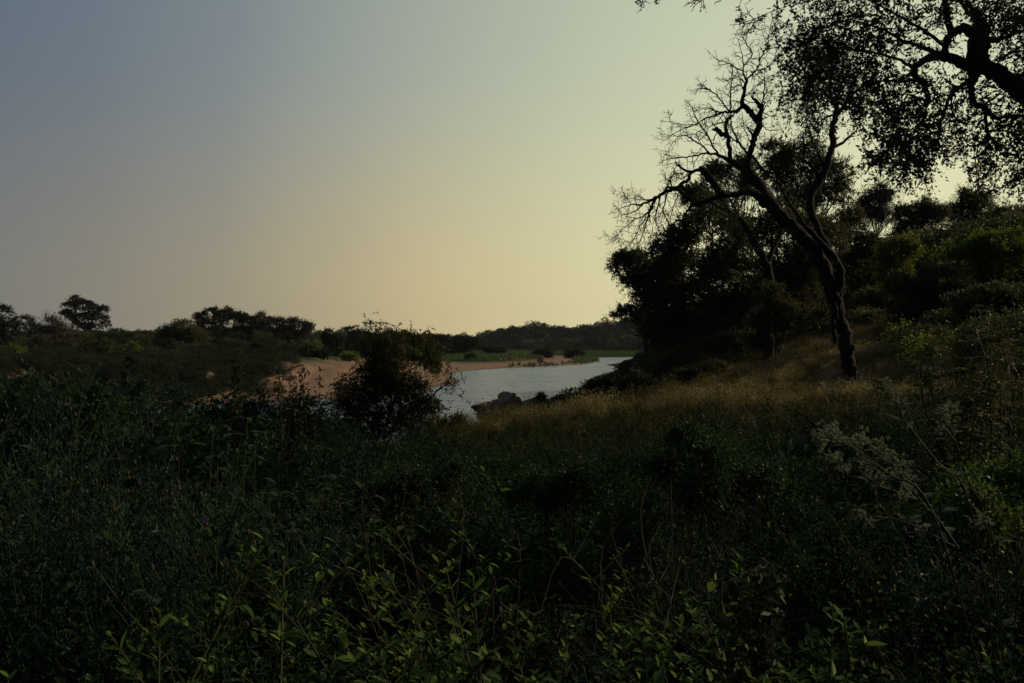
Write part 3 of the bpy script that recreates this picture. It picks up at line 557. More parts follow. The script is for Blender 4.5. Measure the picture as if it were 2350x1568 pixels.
# ------------------------------------------------------------------ traced limbs: dead tree, leaning tree, overhanging tree
class Limbs:
    """limbs traced as (x, y, width) rows; each limb gets its own depth drift, so the tree is round when walked about"""
    def __init__(s, ox, oy, Y0, seed, k=3.336):
        s.ox, s.oy, s.Y0, s.k = ox, oy, Y0, k; s.f = 2500*28/36*k; s.tr = []; s.rs = np.random.RandomState(seed); s.mb = MB()
    def xyz(s, x, y, Y): sx = s.ox+x/s.k; sy = s.oy+y/s.k; return np.array([(sx-1250)/1944.4*Y, Y, EZ+(834-sy)/1944.4*Y])
    def uv(s, p): return np.array([(p[0]/p[1]*1944.4+1250-s.ox)*s.k, (834-(p[2]-EZ)/p[1]*1944.4-s.oy)*s.k])
    def near(s, x, y):
        b = (1e9, s.Y0, None)
        for P2, P3, r in s.tr:
            d = np.hypot(P2[:, 0]-x, P2[:, 1]-y); i = d.argmin()
            if d[i] < b[0]: b = (d[i], P3[i, 1], (P3[i], r[i]))
        return b
    def limb(s, rows, drift=None, rough=.09, k=None, jit=.02):
        rows = np.array(rows, float); Y = s.near(*rows[0, :2])[1] if s.tr else s.Y0
        ln = np.hypot(*np.diff(rows[:, :2], axis=0).T).sum()/s.f*Y
        dr = (s.rs.uniform(-.55, .55) if drift is None else drift)*ln
        q = spline(rows, 4); t = np.linspace(0, 1, len(q)); Yt = Y+dr*t
        q[1:-1, :2] += s.rs.normal(size=(len(q)-2, 2))*(q[1:-1, 2:3]*.05+2.4)
        P = np.array([s.xyz(a, b, c) for (a, b, _), c in zip(q, Yt)]); r = np.maximum(q[:, 2], 1.3)/2/s.f*Yt
        tube(s.mb, P, r, k or (12 if rows[:, 2].max() > 60 else 8 if rows[:, 2].max() > 20 else 5), rough)
        s.tr.append((q[:, :2], P, r)); return P, r
    def twigs(s, P, r, n, ln, lo=.15, depth=1, r0=None, hang=0., wild=.5):
        """crooked side twigs along a limb"""
        rs = s.rs; side = 1; m = len(P)
        for q in range(n):
            t = lo+(1-lo)*(q+rs.rand())/n; i = min(int(t*(m-1)), m-2); a = P[i]+(P[i+1]-P[i])*(t*(m-1)-i)
            d = unit(P[i+1]-P[i]); v = unit(np.cross(d, [rs.normal()*.45, 1, rs.normal()*.45]))*side; side = -side if rs.rand() < .8 else side
            g = rs.uniform(.35, 1.1); D = unit(d*math.cos(g)+v*math.sin(g)+rs.normal(size=3)*.2); L0 = ln*rs.uniform(.45, 1.25)*(1-.45*t)
            k = 5; pts = [a]; c = rs.normal(size=3)*.1
            for w in range(k):
                D = unit(D+c+rs.normal(size=3)*wild*.3+np.array([0, 0, -hang])); pts.append(pts[-1]+D*L0/k)
            pts = np.array(pts); R0 = r0 or max(.005, min(r[i]*.5, .016)); rr = np.linspace(R0, max(R0*.32, .0044), k+1)
            tube(s.mb, pts, rr, 4)
            if depth > 0: s.twigs(pts, rr, max(2, int(n*.0+rs.randint(2, 5))), ln*.5, .2, depth-1, R0*.6, hang, wild)

Y0 = 22.
D = Limbs(1450, 50, Y0, 3)
base = D.xyz(2105, 3000, Y0)
dead = thing('dead_tree', (base[0], base[1], h1(base[0], base[1])), 'half-dead leaning tree with bare crooked branches on the grassy slope', 'tree')
D.limb([(2112, 3080, 240), (2108, 3010, 165), (2100, 2930, 128), (2080, 2850, 112), (2060, 2700, 104), (2050, 2550, 102), (2010, 2450, 100), (1965, 2300, 100), (1945, 2220, 110)], 0, .13, 18)
D.limb([(1955, 2300, 95), (1905, 2120, 100), (1860, 1980, 112), (1780, 1850, 112), (1660, 1720, 108), (1525, 1600, 104), (1440, 1500, 105), (1400, 1430, 98), (1340, 1330, 90), (1270, 1260, 80), (1200, 1195, 60), (1130, 1150, 45), (1050, 1112, 30), (980, 1085, 22)], .15, .13, 16)
D.limb([(1975, 2260, 74), (2002, 2150, 72), (2004, 2050, 72), (1965, 1950, 68), (1890, 1865, 58), (1830, 1790, 45), (1730, 1680, 36), (1640, 1560, 26), (1560, 1430, 18), (1500, 1330, 17), (1400, 1235, 20), (1290, 1115, 22), (1220, 1050, 20), (1170, 970, 16), (1130, 900, 14), (1110, 840, 10)], -.12)
V = D.limb([(1985, 2000, 75), (1900, 1860, 68), (1820, 1700, 62), (1770, 1540, 60), (1765, 1440, 66), (1810, 1340, 70), (1880, 1230, 62), (1920, 1100, 55), (1945, 1000, 52), (1940, 900, 46), (1965, 800, 46), (1970, 720, 38), (1940, 640, 32), (1925, 560, 30), (1930, 450, 26), (1940, 350, 18), (1950, 230, 10)], .05)
V2 = D.limb([(1965, 800, 36), (1990, 750, 35), (2050, 690, 35), (2070, 610, 32), (2100, 520, 26), (2150, 440, 20), (2220, 380, 13)], .3)
live = [V, V2]
for rows in ([(1920, 630, 24), (1870, 580, 20), (1820, 550, 14), (1760, 530, 8)], [(2040, 690, 20), (1950, 650, 16), (1900, 600, 8)], [(2060, 660, 24), (2130, 580, 20), (2180, 540, 15), (2240, 500, 9)],
             [(2070, 670, 18), (2130, 690, 13), (2190, 720, 8)], [(1945, 770, 20), (1890, 790, 16), (1840, 830, 8)], [(1880, 1200, 24), (1800, 1030, 13), (1760, 920, 10), (1735, 800, 8), (1735, 650, 6)],
             [(1830, 1260, 36), (1760, 1180, 24), (1710, 1120, 20), (1720, 1050, 18), (1705, 960, 14), (1700, 900, 9)], [(1925, 600, 18), (1860, 480, 12), (1800, 400, 8), (1730, 330, 5)], [(1935, 400, 14), (2000, 300, 9), (2040, 200, 5)]):
    live.append(D.limb(rows))
n_live = len(D.tr)
for rows in ([(1960, 1030, 26), (2030, 990, 22), (2090, 940, 18), (2130, 900, 12), (2166, 862, 4)], [(2085, 945, 12), (2130, 940, 7)], [(1952, 985, 24), (1975, 965, 16), (1998, 948, 6)]):
    D.limb(rows, .2)
dl = []
def dd(*rows, **kw): dl.append(D.limb(list(rows), **kw)); return dl[-1]
dd((1275, 1260, 60), (1258, 1180, 50), (1270, 1100, 47), (1290, 1010, 50), (1320, 930, 52), (1345, 850, 50), (1348, 790, 46), (1362, 730, 40), (1372, 690, 30), drift=-.05)
dd((1340, 830, 48), (1290, 765, 50), (1240, 712, 48), (1207, 680, 40), (1215, 620, 28), (1235, 540, 26), (1245, 480, 22))
dd((1368, 700, 20), (1380, 650, 14), (1386, 600, 12), (1388, 520, 11), (1389, 450, 9))
dd((1362, 710, 36), (1320, 655, 30), (1280, 612, 10))
dd((1245, 480, 16), (1300, 430, 14), (1345, 360, 13), (1360, 300, 12), (1400, 240, 11), (1425, 205, 9), (1415, 150, 6), (1430, 90, 5), (1445, 20, 3))
dd((1240, 490, 16), (1220, 440, 13), (1218, 390, 12), (1255, 330, 11), (1290, 270, 10), (1245, 200, 9), (1215, 140, 6), (1190, 100, 3))
dd((1235, 170, 6), (1245, 130, 4), (1250, 90, 3)); dd((1418, 215, 6), (1380, 130, 4), (1365, 40, 3))
dd((1218, 415, 12), (1150, 380, 11), (1090, 350, 9), (1010, 325, 7), (965, 285, 4))
dd((1218, 380, 9), (1215, 300, 8), (1190, 220, 5), (1180, 160, 3)); dd((1345, 330, 8), (1345, 280, 6), (1342, 230, 4)); dd((1330, 400, 10), (1400, 390, 7), (1450, 360, 5), (1500, 320, 3))
dd((1240, 520, 12), (1180, 460, 10), (1110, 480, 8), (1050, 500, 6)); dd((1230, 560, 9), (1170, 530, 8), (1110, 580, 6)); dd((1370, 400, 8), (1330, 440, 7), (1380, 490, 5), (1480, 517, 3))
dd((1210, 700, 32), (1160, 740, 26), (1100, 748, 22), (1040, 752, 20), (980, 780, 15), (900, 805, 12), (820, 850, 9), (740, 880, 8), (640, 930, 6), (540, 1000, 3))
dd((1105, 742, 16), (1115, 680, 14), (1110, 600, 12), (1120, 520, 10), (1125, 440, 8), (1130, 350, 4))
dd((1100, 740, 15), (1060, 680, 12), (1000, 610, 11), (940, 570, 10), (880, 530, 9), (862, 515, 4)); dd((935, 568, 8), (880, 555, 6), (825, 558, 5))
dd((1060, 750, 12), (1000, 740, 10), (950, 718, 9), (890, 716, 7), (820, 740, 4)); dd((1150, 745, 14), (1110, 800, 12), (1060, 830, 10), (980, 850, 8), (900, 900, 5), (840, 950, 3))
dd((1010, 1085, 17), (970, 1030, 15), (940, 960, 14), (900, 900, 13), (850, 830, 12), (820, 760, 10), (790, 690, 8), (740, 640, 3))
dd((940, 1080, 15), (880, 1020, 13), (820, 980, 12), (750, 940, 11), (680, 940, 7), (600, 930, 5), (540, 925, 3))
dd((850, 850, 9), (760, 850, 7), (640, 840, 6), (620, 810, 4), (620, 760, 2)); dd((700, 940, 6), (640, 1000, 5), (600, 1060, 4), (565, 1115, 2))
dd((985, 1088, 20), (900, 1085, 16), (800, 1110, 13), (700, 1115, 10), (620, 1130, 7), (550, 1140, 4))
dd((1115, 1140, 38), (1105, 1050, 36), (1090, 960, 38), (1075, 900, 30), (1082, 830, 26), (1105, 790, 18), (1140, 780, 8)); dd((1080, 945, 48), (1010, 895, 40), (965, 888, 16))
dd((1170, 1000, 12), (1140, 970, 11), (1110, 950, 9)); dd((1300, 950, 16), (1260, 890, 12), (1240, 870, 6)); dd((1120, 850, 10), (1115, 780, 8), (1140, 700, 5))
dd((1370, 860, 10), (1420, 890, 7), (1480, 900, 4), (1540, 880, 2)); dd((1375, 750, 10), (1440, 780, 6), (1490, 770, 3)); dd((1230, 605, 5), (1350, 595, 5), (1475, 600, 3))
dd((1280, 1000, 8), (1240, 920, 6), (1215, 820, 5), (1210, 750, 4)); dd((1300, 900, 7), (1240, 860, 6), (1290, 820, 4))
dd((1350, 1000, 14), (1380, 1030, 14), (1405, 1050, 14), (1430, 1000, 11), (1445, 950, 7))
# arching lower limb
G = dd((1400, 1490, 95), (1350, 1440, 75), (1290, 1400, 66), (1240, 1390, 58), (1180, 1410, 52), (1100, 1425, 48), (1050, 1410, 56), (1010, 1380, 60), (960, 1310, 60), (905, 1240, 56), (865, 1200, 44), drift=-.25)
dd((870, 1215, 34), (845, 1222, 28), (790, 1232, 25), (730, 1215, 20), (680, 1180, 14), (657, 1150, 6))
dd((790, 1230, 26), (772, 1290, 31), (720, 1330, 28), (660, 1370, 30), (580, 1400, 28), (500, 1450, 26), (440, 1480, 20), (380, 1500, 15), (300, 1505, 10), (200, 1535, 4), drift=-.1)
dd((1060, 1430, 40), (960, 1462, 36), (880, 1482, 32), (820, 1490, 32), (760, 1440, 30), (700, 1392, 26), (650, 1366, 24), (582, 1362, 15), drift=.1)
dd((830, 1490, 30), (780, 1530, 24), (740, 1580, 14), (700, 1650, 8))
hang = [((500, 1450, 22), (470, 1520, 20), (440, 1600, 14), (410, 1700, 9), (380, 1790, 6), (330, 1890, 3)), ((470, 1520, 16), (410, 1590, 11), (330, 1620, 8), (250, 1690, 6), (190, 1755, 3)),
        ((540, 1430, 16), (520, 1520, 13), (500, 1600, 10), (520, 1680, 7), (550, 1740, 3)), ((600, 1400, 14), (575, 1480, 12), (560, 1560, 9), (600, 1640, 6), (590, 1730, 3)),
        ((430, 1600, 10), (370, 1680, 8), (330, 1780, 6), (270, 1850, 3)), ((400, 1500, 10), (330, 1560, 8), (240, 1580, 5), (180, 1530, 3)), ((640, 1380, 14), (620, 1300, 12), (660, 1250, 9), (730, 1240, 8)),
        ((600, 1400, 12), (600, 1340, 10), (640, 1260, 7), (680, 1170, 4)), ((450, 1480, 10), (380, 1440, 7), (290, 1420, 4), (175, 1385, 2)), ((300, 1505, 6), (280, 1460, 5), (240, 1420, 3)),
        ((720, 1330, 12), (680, 1420, 9), (650, 1520, 6), (620, 1600, 3)), ((480, 1680, 7), (470, 1740, 5), (440, 1830, 3)), ((330, 1820, 5), (250, 1790, 4), (190, 1770, 3), (90, 1755, 1.5))]
for rows in hang: dl.append(D.limb(list(rows)))
for P, r in dl:
    ln = np.linalg.norm(np.diff(P, axis=0), axis=1).sum(); big = r.max() > .045
    D.twigs(P, r, int(ln*(3.6 if big else 9))+1, .55 if big else .46, .25 if big else .12, 1)
for P, r in dl[-len(hang):]: D.twigs(P, r, 7, .4, .3, 1, hang=.12)
for P, r in (dl[0], G): D.twigs(P, r, 5, .5, .2, 2)
# the hanging fine dead twigs on the old trunk
keep_mb, D.mb = D.mb, MB(); P, r = D.tr[1][1], D.tr[1][2]; D.twigs(P, r, 26, .9, .1, 2, .011, .22); P, r = D.tr[2][1], D.tr[2][2]; D.twigs(P, r, 22, .8, .1, 2, .010, .15); part(D.mb, 'branch', M['stem'], dead); D.mb = keep_mb
# loose strips of bark, a broken knot
bk = D.mb
for x, y, l, w in ((1945, 2380, 260, 40), (1935, 2420, 210, 26), (1965, 2300, 150, 34), (2098, 2640, 60, 40)):
    a = D.xyz(x, y, Y0-.22); b = D.xyz(x+8, y+l*.6, Y0-.26); c = D.xyz(x+25 if l > 100 else x, y+l, Y0-.2); tube(bk, spline([a, b, c], 4), np.array([.3, .9, 1, .9, .8, .65, .5, .3, .1])*w/2/D.f*Y0, 5, .35)
part(D.mb, 'trunk', M['deadbark'], dead, True)
def clump(mb, twm, c, rad, n, rs, leaf=.045, droop=.4, m=9, ls=.22):
    O = c+rs.normal(size=(n, 3))*rad*.5; Dd = unit(rdir(n, 0, rs)+(O-c)/rad*.5); sprays(mb, O, Dd, ls*(.6+.8*rs.rand(n)), m, leaf, leaf*.5, rs, droop, .05, twm, .0025)
lf = MB(); tw = MB(); rs = np.random.RandomState(8)
for x, y, q in [(1700, 640, 1), (1640, 700, 1), (1800, 620, 1), (1780, 560, 1), (1860, 500, 1.3), (1900, 400, 1.4), (1820, 420, 1.4), (1740, 430, 1.2), (1990, 300, 1.3), (2060, 380, 1.3), (1900, 300, 1.4), (1800, 300, 1.4), (1700, 330, 1.2), (2160, 400, 1.2), (2240, 480, 1.2), (2100, 560, .8),
                (2190, 730, .7), (2210, 640, .7), (2140, 800, .4), (2000, 860, .45), (1850, 830, .8), (1800, 780, .8), (1760, 740, .8), (1700, 760, .6), (1640, 800, .4), (1720, 900, .7), (1780, 860, .6), (1850, 880, .5), (1700, 1000, .5), (1740, 950, .6), (1840, 940, .4), (2010, 540, .8), (2250, 640, .6), (1960, 200, 1.4), (1850, 180, 1.4), (1730, 200, 1.2)]:
    b = min(((np.hypot(P2[:, 0]-x, P2[:, 1]-y).min(), j) for j, (P2, _, _) in enumerate(D.tr[:n_live]) if j >= 3))[1]
    P2, P3, rr = D.tr[b]; i = np.hypot(P2[:, 0]-x, P2[:, 1]-y).argmin(); c = D.xyz(x, y, P3[i, 1]+rs.uniform(-.9, .9)); a = P3[i]
    tube(tw, spline([a, (a+c)/2+rs.normal(size=3)*.12, c], 3), np.linspace(.014, .005, 7), 4); clump(lf, tw, c, .3, int(26*q), rs, .07, ls=.26)
part(lf, 'crown', M['canopy'], dead); part(tw, 'branch', M['bark'], dead)

# second trunk behind it, leaning left out of the thicket
E = Limbs(1450, 50, 34., 13)
E.limb([(1415, 2790, 90), (1420, 2650, 80), (1415, 2450, 76), (1420, 2250, 72), (1425, 2080, 72), (1400, 1980, 70), (1350, 1880, 66), (1290, 1780, 56), (1240, 1690, 48), (1180, 1610, 40), (1090, 1555, 32), (1010, 1515, 26), (950, 1480, 20)], .05)
E.limb([(1400, 2000, 50), (1470, 1850, 40), (1540, 1700, 30), (1580, 1560, 22), (1600, 1450, 12)], .2); E.limb([(1180, 1610, 26), (1130, 1500, 20), (1090, 1420, 12), (1030, 1330, 6)], .2); E.limb([(1420, 2200, 40), (1330, 2120, 26), (1220, 2080, 16)], -.2)
b = E.xyz(1415, 2790, 34.); lt = thing('leaning_tree', (b[0], b[1], h1(b[0], b[1])), 'slim dark leaning trunk behind the dead tree, bending left under the arching limb', 'tree')
E.limb([(1415, 2780, 90), (1415, 2900, 110), (1415, 3000, 120)], 0)
for P2, P, r in list(E.tr[:4]): E.twigs(P, r, 12, .7, .4, 2)
part(E.mb, 'trunk', M['bark'], lt, True)
lf = MB()
for x, y in ((1030, 1330), (1000, 1400), (1090, 1420), (1180, 1500), (950, 1480), (900, 1530), (1220, 2080), (1600, 1450), (1550, 1560), (1100, 1600), (1170, 1660)):
    clump(lf, None, E.xyz(x, y, 34+rs.uniform(-.5, .5)), .5, 34, rs, .10, ls=.4)
part(lf, 'crown', M['thorn'], lt)

# ------------------------------------------------------------------ the big tree overhead, rooted outside the photo to the right
YB = 12.
B = Limbs(1800, 0, YB, 21)
def bb(*rows, **kw): return B.limb(list(rows), **kw)
bb((2620, 1150, 210), (2500, 930, 190), (2400, 800, 172), (2250, 690, 150), (2130, 600, 130), (2050, 560, 120), (1990, 520, 120), (1960, 430, 150), (1970, 330, 160), (1990, 230, 110), (1940, 130, 84), (1860, 40, 68), (1790, -60, 58), (1700, -260, 40), drift=.1)
bb((1990, 560, 100), (1850, 520, 88), (1750, 480, 76), (1650, 460, 66), (1540, 480, 58), (1460, 540, 50), (1445, 610, 48), (1510, 670, 48), (1540, 740, 42), (1562, 840, 36), drift=-.1)
bb((1460, 650, 34), (1360, 660, 22), (1250, 660, 18), (1130, 665, 14), (1040, 700, 10), (950, 760, 7), (900, 830, 4)); bb((1940, 290, 90), (1860, 230, 72), (1780, 260, 60), (1720, 300, 56), (1690, 380, 50), (1700, 440, 44))
bb((1750, 270, 52), (1720, 180, 50), (1700, 60, 45), (1680, -50, 40), (1650, -200, 28)); bb((1940, 560, 62), (1890, 650, 46), (1820, 710, 36), (1740, 770, 30), (1700, 860, 25), (1670, 960, 20), (1640, 1060, 14), (1635, 1130, 7))
bb((1740, 770, 16), (1660, 780, 12), (1600, 740, 9)); bb((1750, 790, 16), (1750, 900, 14), (1800, 980, 12), (1870, 1020, 8)); bb((1950, 600, 70), (1905, 700, 56), (1912, 800, 50), (1950, 862, 42), (2010, 872, 40), (2060, 920, 36), (2110, 960, 32), (2250, 940, 24), (2400, 960, 18))
bb((2015, 880, 32), (2025, 980, 27), (2035, 1080, 24), (2080, 1140, 22), (2122, 1182, 14)); bb((2035, 1090, 16), (1980, 1170, 12), (1860, 1190, 8), (1765, 1190, 4)); bb((2080, 330, 50), (2180, 310, 32), (2260, 270, 26), (2400, 250, 20))
bb((2040, 1060, 18), (2130, 1070, 15), (2200, 1066, 14), (2240, 1090, 16), (2290, 1150, 14), (2400, 1230, 9)); bb((1650, 460, 46), (1500, 380, 34), (1350, 330, 26), (1200, 250, 20), (1050, 200, 14), (850, 170, 9)); bb((1700, 380, 30), (1500, 240, 24), (1300, 120, 18), (1100, 20, 12), (900, -60, 8))
bb((1700, 0, 30), (1500, -60, 22), (1200, -110, 16), (800, -120, 12), (420, -60, 8), (200, -20, 5)); bb((1440, 560, 30), (1300, 480, 22), (1100, 430, 16), (900, 400, 12), (700, 420, 8), (550, 500, 5)); bb((1250, 260, 14), (1000, 330, 10), (800, 280, 8), (600, 300, 5), (480, 400, 4))
bb((2250, 690, 60), (2350, 600, 50), (2420, 480, 40)); bb((600, -90, 8), (420, 40, 6), (240, 110, 5), (130, 180, 3), (20, 190, 2)); bb((200, -20, 6), (-100, -60, 5), (-400, -60, 4), (-780, -40, 3))
rt = (10.6, 13.0); g = h1(*rt); bt = thing('overhanging_tree', (rt[0], rt[1], g), 'big leafy tree whose heavy limbs hang into the top right corner', 'tree')
p0 = B.tr[0][1][0]; r0 = B.tr[0][2][0]
tube(B.mb, spline([(rt[0]+.3, rt[1], g-.4), (rt[0]+.1, rt[1]-.2, g+1.0), tuple((np.array([rt[0], rt[1], g+1.6])+p0)/2+[.25, 0, .1]), p0], 4), np.linspace(.5, r0, 13), 14, .06)
lf = MB(); tw = MB(); rs = np.random.RandomState(17)
def inpoly(P, x, y):
    c = False
    for (ax, ay), (bx, by) in zip(P, P[1:]+P[:1]):
        if (ay > y) != (by > y) and x < (bx-ax)*(y-ay)/(by-ay)+ax: c = not c
    return c
RG = [([(400, -120), (2450, -120), (2450, 330), (1950, 60), (1830, 180), (1650, 420), (1400, 560), (1150, 620), (1000, 700), (930, 560), (760, 640), (440, 620), (420, 380)], 86, 9),
      ([(1100, 640), (1450, 560), (1500, 760), (1750, 820), (1900, 700), (2100, 620), (2450, 820), (2450, 1120), (2200, 1000), (1900, 1160), (1650, 1180), (1350, 1200), (1160, 1150), (1110, 1000), (1120, 860)], 56, 9),
      ([(2050, 60), (2450, 200), (2450, 760), (2200, 560), (2060, 400)], 14, 11), ([(420, 620), (1080, 700), (1000, 860), (760, 760), (500, 800)], 12, 14),
      ([(1080, 1150), (1600, 1180), (1500, 1330), (1300, 1330), (1080, 1290)], 14, 13), ([(1900, 1150), (2150, 1180), (2180, 1330), (1950, 1300)], 5, 9), ([(2180, 1200), (2450, 1180), (2450, 1500), (2220, 1450)], 9, 16), ([(2450, -100), (3000, -100), (3000, 900), (2450, 900)], 40, 20)]
for poly, n, q in RG:
    xs = [p[0] for p in poly]; ys = [p[1] for p in poly]; k = 0
    while k < n:
        x, y = rs.uniform(min(xs), max(xs)), rs.uniform(min(ys), max(ys))
        if not inpoly(poly, x, y): continue
        if 1700 < x < 1870 and 270 < y < 380 and rs.rand() < .6: continue
        k += 1; d, Yn, (a, ar) = B.near(x, y); c = B.xyz(x, y, Yn+rs.uniform(-1, 1)*min(1.3, .3+d/B.f*YB))
        mid = (a+c)/2+rs.normal(size=3)*[.12, .12, .08]; mid[2] += .08
        sp_ = spline([a, mid, c], 3); tube(tw, sp_, np.linspace(min(ar*.5, .02), .005, len(sp_)), 4)
        clump(lf, tw, c, .3, q, rs, .064, droop=.4, ls=.3, m=13)
# hanging leafy strands
for x, y, l in [(1480, 1330, 120), (1340, 1330, 90), (1240, 1250, 80), (1060, 1250, 80), (1960, 1250, 330), (2060, 1260, 300), (2020, 1200, 380), (2330, 1380, 150), (2250, 1450, 120), (1150, 1230, 100), (1500, 1260, 90), (1870, 1300, 70), (1720, 1260, 50), (130, 180, 60), (200, 120, 80), (330, 60, 220), (300, 200, 160), (350, 300, 200), (420, 620, 110), (20, 40, 150), (0, 150, 60), (-780, -60, 110), (-640, -60, 90), (-300, -70, 120), (-380, -60, 60),
                (560, 720, 220), (950, 800, 190), (640, 760, 170), (380, 720, 100), (480, 700, 90), (420, 480, 60), (1270, 1150, 60), (2100, 1500, 90), (1950, 1440, 110)]:
    d, Yn, (a, ar) = B.near(x, y); c = B.xyz(x, y, Yn); e = B.xyz(x+rs.uniform(-40, 40), y+l, Yn+rs.uniform(-.2, .2)); md = (c+e)/2+rs.normal(size=3)*.03
    sp_ = spline([a, c, md, e], 4); tube(tw, sp_, np.linspace(.007, .002, len(sp_)), 3)
    m = max(3, int(l/10)); t = rs.rand(m); O = c*(1-t)[:, None]+e*t[:, None]
    sprays(lf, O, rdir(m, -.3, rs), .07, 4, .05, .025, rs, .3, .1, tw, .002)
for x, y, x2, y2 in ((1290, 1280, 1200, 1540), (1370, 1220, 1220, 1490), (2240, 1160, 2160, 1320), (1230, 1340, 1105, 1420), (2380, 1340, 2200, 1560)):
    d, Yn, (a, ar) = B.near(x, y); c = B.xyz(x, y, Yn); e = B.xyz(x2, y2, Yn+.2); tube(tw, spline([a, c, (c+e)/2+[0, 0, -.03], e], 4), np.linspace(.006, .0018, 13), 3)
for P2, P, r in B.tr[1:]: B.twigs(P, r, 8, .5, .2, 1, .008)
part(B.mb, 'trunk', M['bark'], bt, True); part(tw, 'branch', M['bark'], bt); part(lf, 'crown', M['canopy'], bt)

# dark broken stump among the left undergrowth; far stump in the thicket
for lb, dx, dy, Y, h, r in (('upright blackened stump with a snapped top in the left undergrowth', 291, 905, 15, 1.0, .075), ('short dark stump at the edge of the grass under the thicket', 1762, 812, 37, .9, .28)):
    b = pix(dx, dy, Y); g = h1(b[0], b[1]); mb = MB(); top = b[2]+.35 if Y < 20 else g+h
    tube(mb, spline([(b[0], b[1], g-.2), (b[0]+.04, b[1], (g+top)/2), (b[0]-.03, b[1], top)], 4), np.linspace(r*1.2, r*.8, 9), 8, .15)
    for q in range(5): a = q*1.25; tube(mb, [(b[0]+math.cos(a)*r*.5, b[1]+math.sin(a)*r*.5, top-.05), (b[0]+math.cos(a)*r*.6, b[1]+math.sin(a)*r*.6, top+R.uniform(.05, .2))], [r*.35, r*.08], 4)
    if Y < 20: tube(mb, [(b[0], b[1], top-.35), (b[0]+.15, b[1], top-.2), (b[0]+.2, b[1], top)], [r*.5, r*.35, r*.15], 5)
    o = mb.obj('stump', M['bark'], smooth=True); tag(o, lb, 'stump')
# ------------------------------------------------------------------ the near bush with twigs against the sky
YN = 20.
N_ = Limbs(800, 750, YN, 31, 1663/350)
b = N_.xyz(560, 1250, YN); g = h1(b[0], b[1]); nb = thing('river_bush', (b[0], b[1], g), 'tall twiggy brown-green bush standing between camera and river', 'bush')
bb_ = lambda *r, **k: N_.limb(list(r), **k)
bb_((600, 1520, 34), (590, 1300, 30), (560, 1050, 24), (540, 800, 18), (560, 550, 13), (600, 350, 8), (560, 220, 5), (450, 150, 4), (425, 85, 2), drift=.05)
bb_((640, 1520, 34), (700, 1300, 28), (780, 1050, 24), (900, 770, 17), (1000, 710, 15), (1080, 640, 11), (1150, 480, 8), (1180, 300, 5), (1150, 210, 2), drift=-.1)
bb_((660, 1520, 30), (850, 1300, 26), (1050, 1130, 24), (1200, 1040, 22), (1260, 980, 20), (1330, 930, 15), (1400, 870, 9), (1440, 760, 4)); bb_((1390, 880, 8), (1460, 890, 6), (1540, 820, 3)); bb_((1400, 900, 6), (1430, 960, 4)); bb_((1460, 900, 4), (1500, 1000, 3), (1555, 1050, 2))
bb_((560, 1500, 26), (430, 1250, 20), (320, 1050, 14), (230, 850, 8), (170, 800, 4)); bb_((545, 850, 12), (450, 600, 9), (380, 420, 6), (310, 330, 3)); bb_((700, 1250, 14), (760, 900, 11), (800, 600, 8), (880, 350, 5), (870, 230, 3))
bb_((570, 500, 8), (610, 300, 5), (600, 160, 2)); bb_((950, 740, 9), (1000, 560, 7), (960, 290, 3)); bb_((1150, 1080, 10), (1170, 850, 7), (1230, 700, 5), (1340, 680, 3)); bb_((440, 1270, 12), (250, 1150, 8), (100, 1000, 4))
lf = MB(); tw = MB(); rs = np.random.RandomState(77)
RB = [([(470, 320), (700, 300), (1000, 300), (1240, 340), (1300, 560), (1240, 720), (1000, 640), (760, 700), (480, 640), (400, 480)], 100, 13), ([(470, 580), (830, 620), (900, 900), (400, 900)], 60, 13), ([(160, 820), (420, 700), (760, 760), (1150, 820), (1230, 1050), (1270, 1250), (1200, 1500), (300, 1520), (100, 1350), (60, 1000)], 380, 12),
      ([(430, 90), (520, 160), (690, 200), (680, 290), (520, 300), (440, 200)], 12, 5), ([(310, 330), (470, 300), (400, 560), (310, 420)], 5, 7), ([(860, 220), (980, 280), (980, 330), (860, 300)], 3, 4), ([(1140, 210), (1240, 240), (1200, 320)], 2, 3), ([(1180, 640), (1380, 660), (1300, 780)], 6, 7), ([(1380, 740), (1560, 830), (1440, 960), (1360, 900)], 8, 6), ([(1480, 990), (1560, 1060), (1500, 1030)], 2, 4), ([(1250, 1140), (1380, 1170), (1300, 1250)], 4, 7)]
for poly, n, q in RB:
    xs = [p[0] for p in poly]; ys = [p[1] for p in poly]; k = 0
    while k < n:
        x, y = rs.uniform(min(xs), max(xs)), rs.uniform(min(ys), max(ys))
        if not inpoly(poly, x, y): continue
        k += 1; d, Yn, (a, ar) = N_.near(x, y); c = N_.xyz(x, y, Yn+rs.uniform(-.5, .5)*min(1, .2+d/150)); md = (a+c)/2+rs.normal(size=3)*.04
        tube(tw, spline([a, md, c], 3), np.linspace(min(ar*.5, .008), .003, 7), 3); clump(lf, tw, c, .15, q, rs, .055, droop=.15, ls=.14, m=8)
part(N_.mb, 'trunk', M['bark'], nb, True); part(tw, 'branch', M['bark'], nb); part(lf, 'crown', M['bush'], nb)

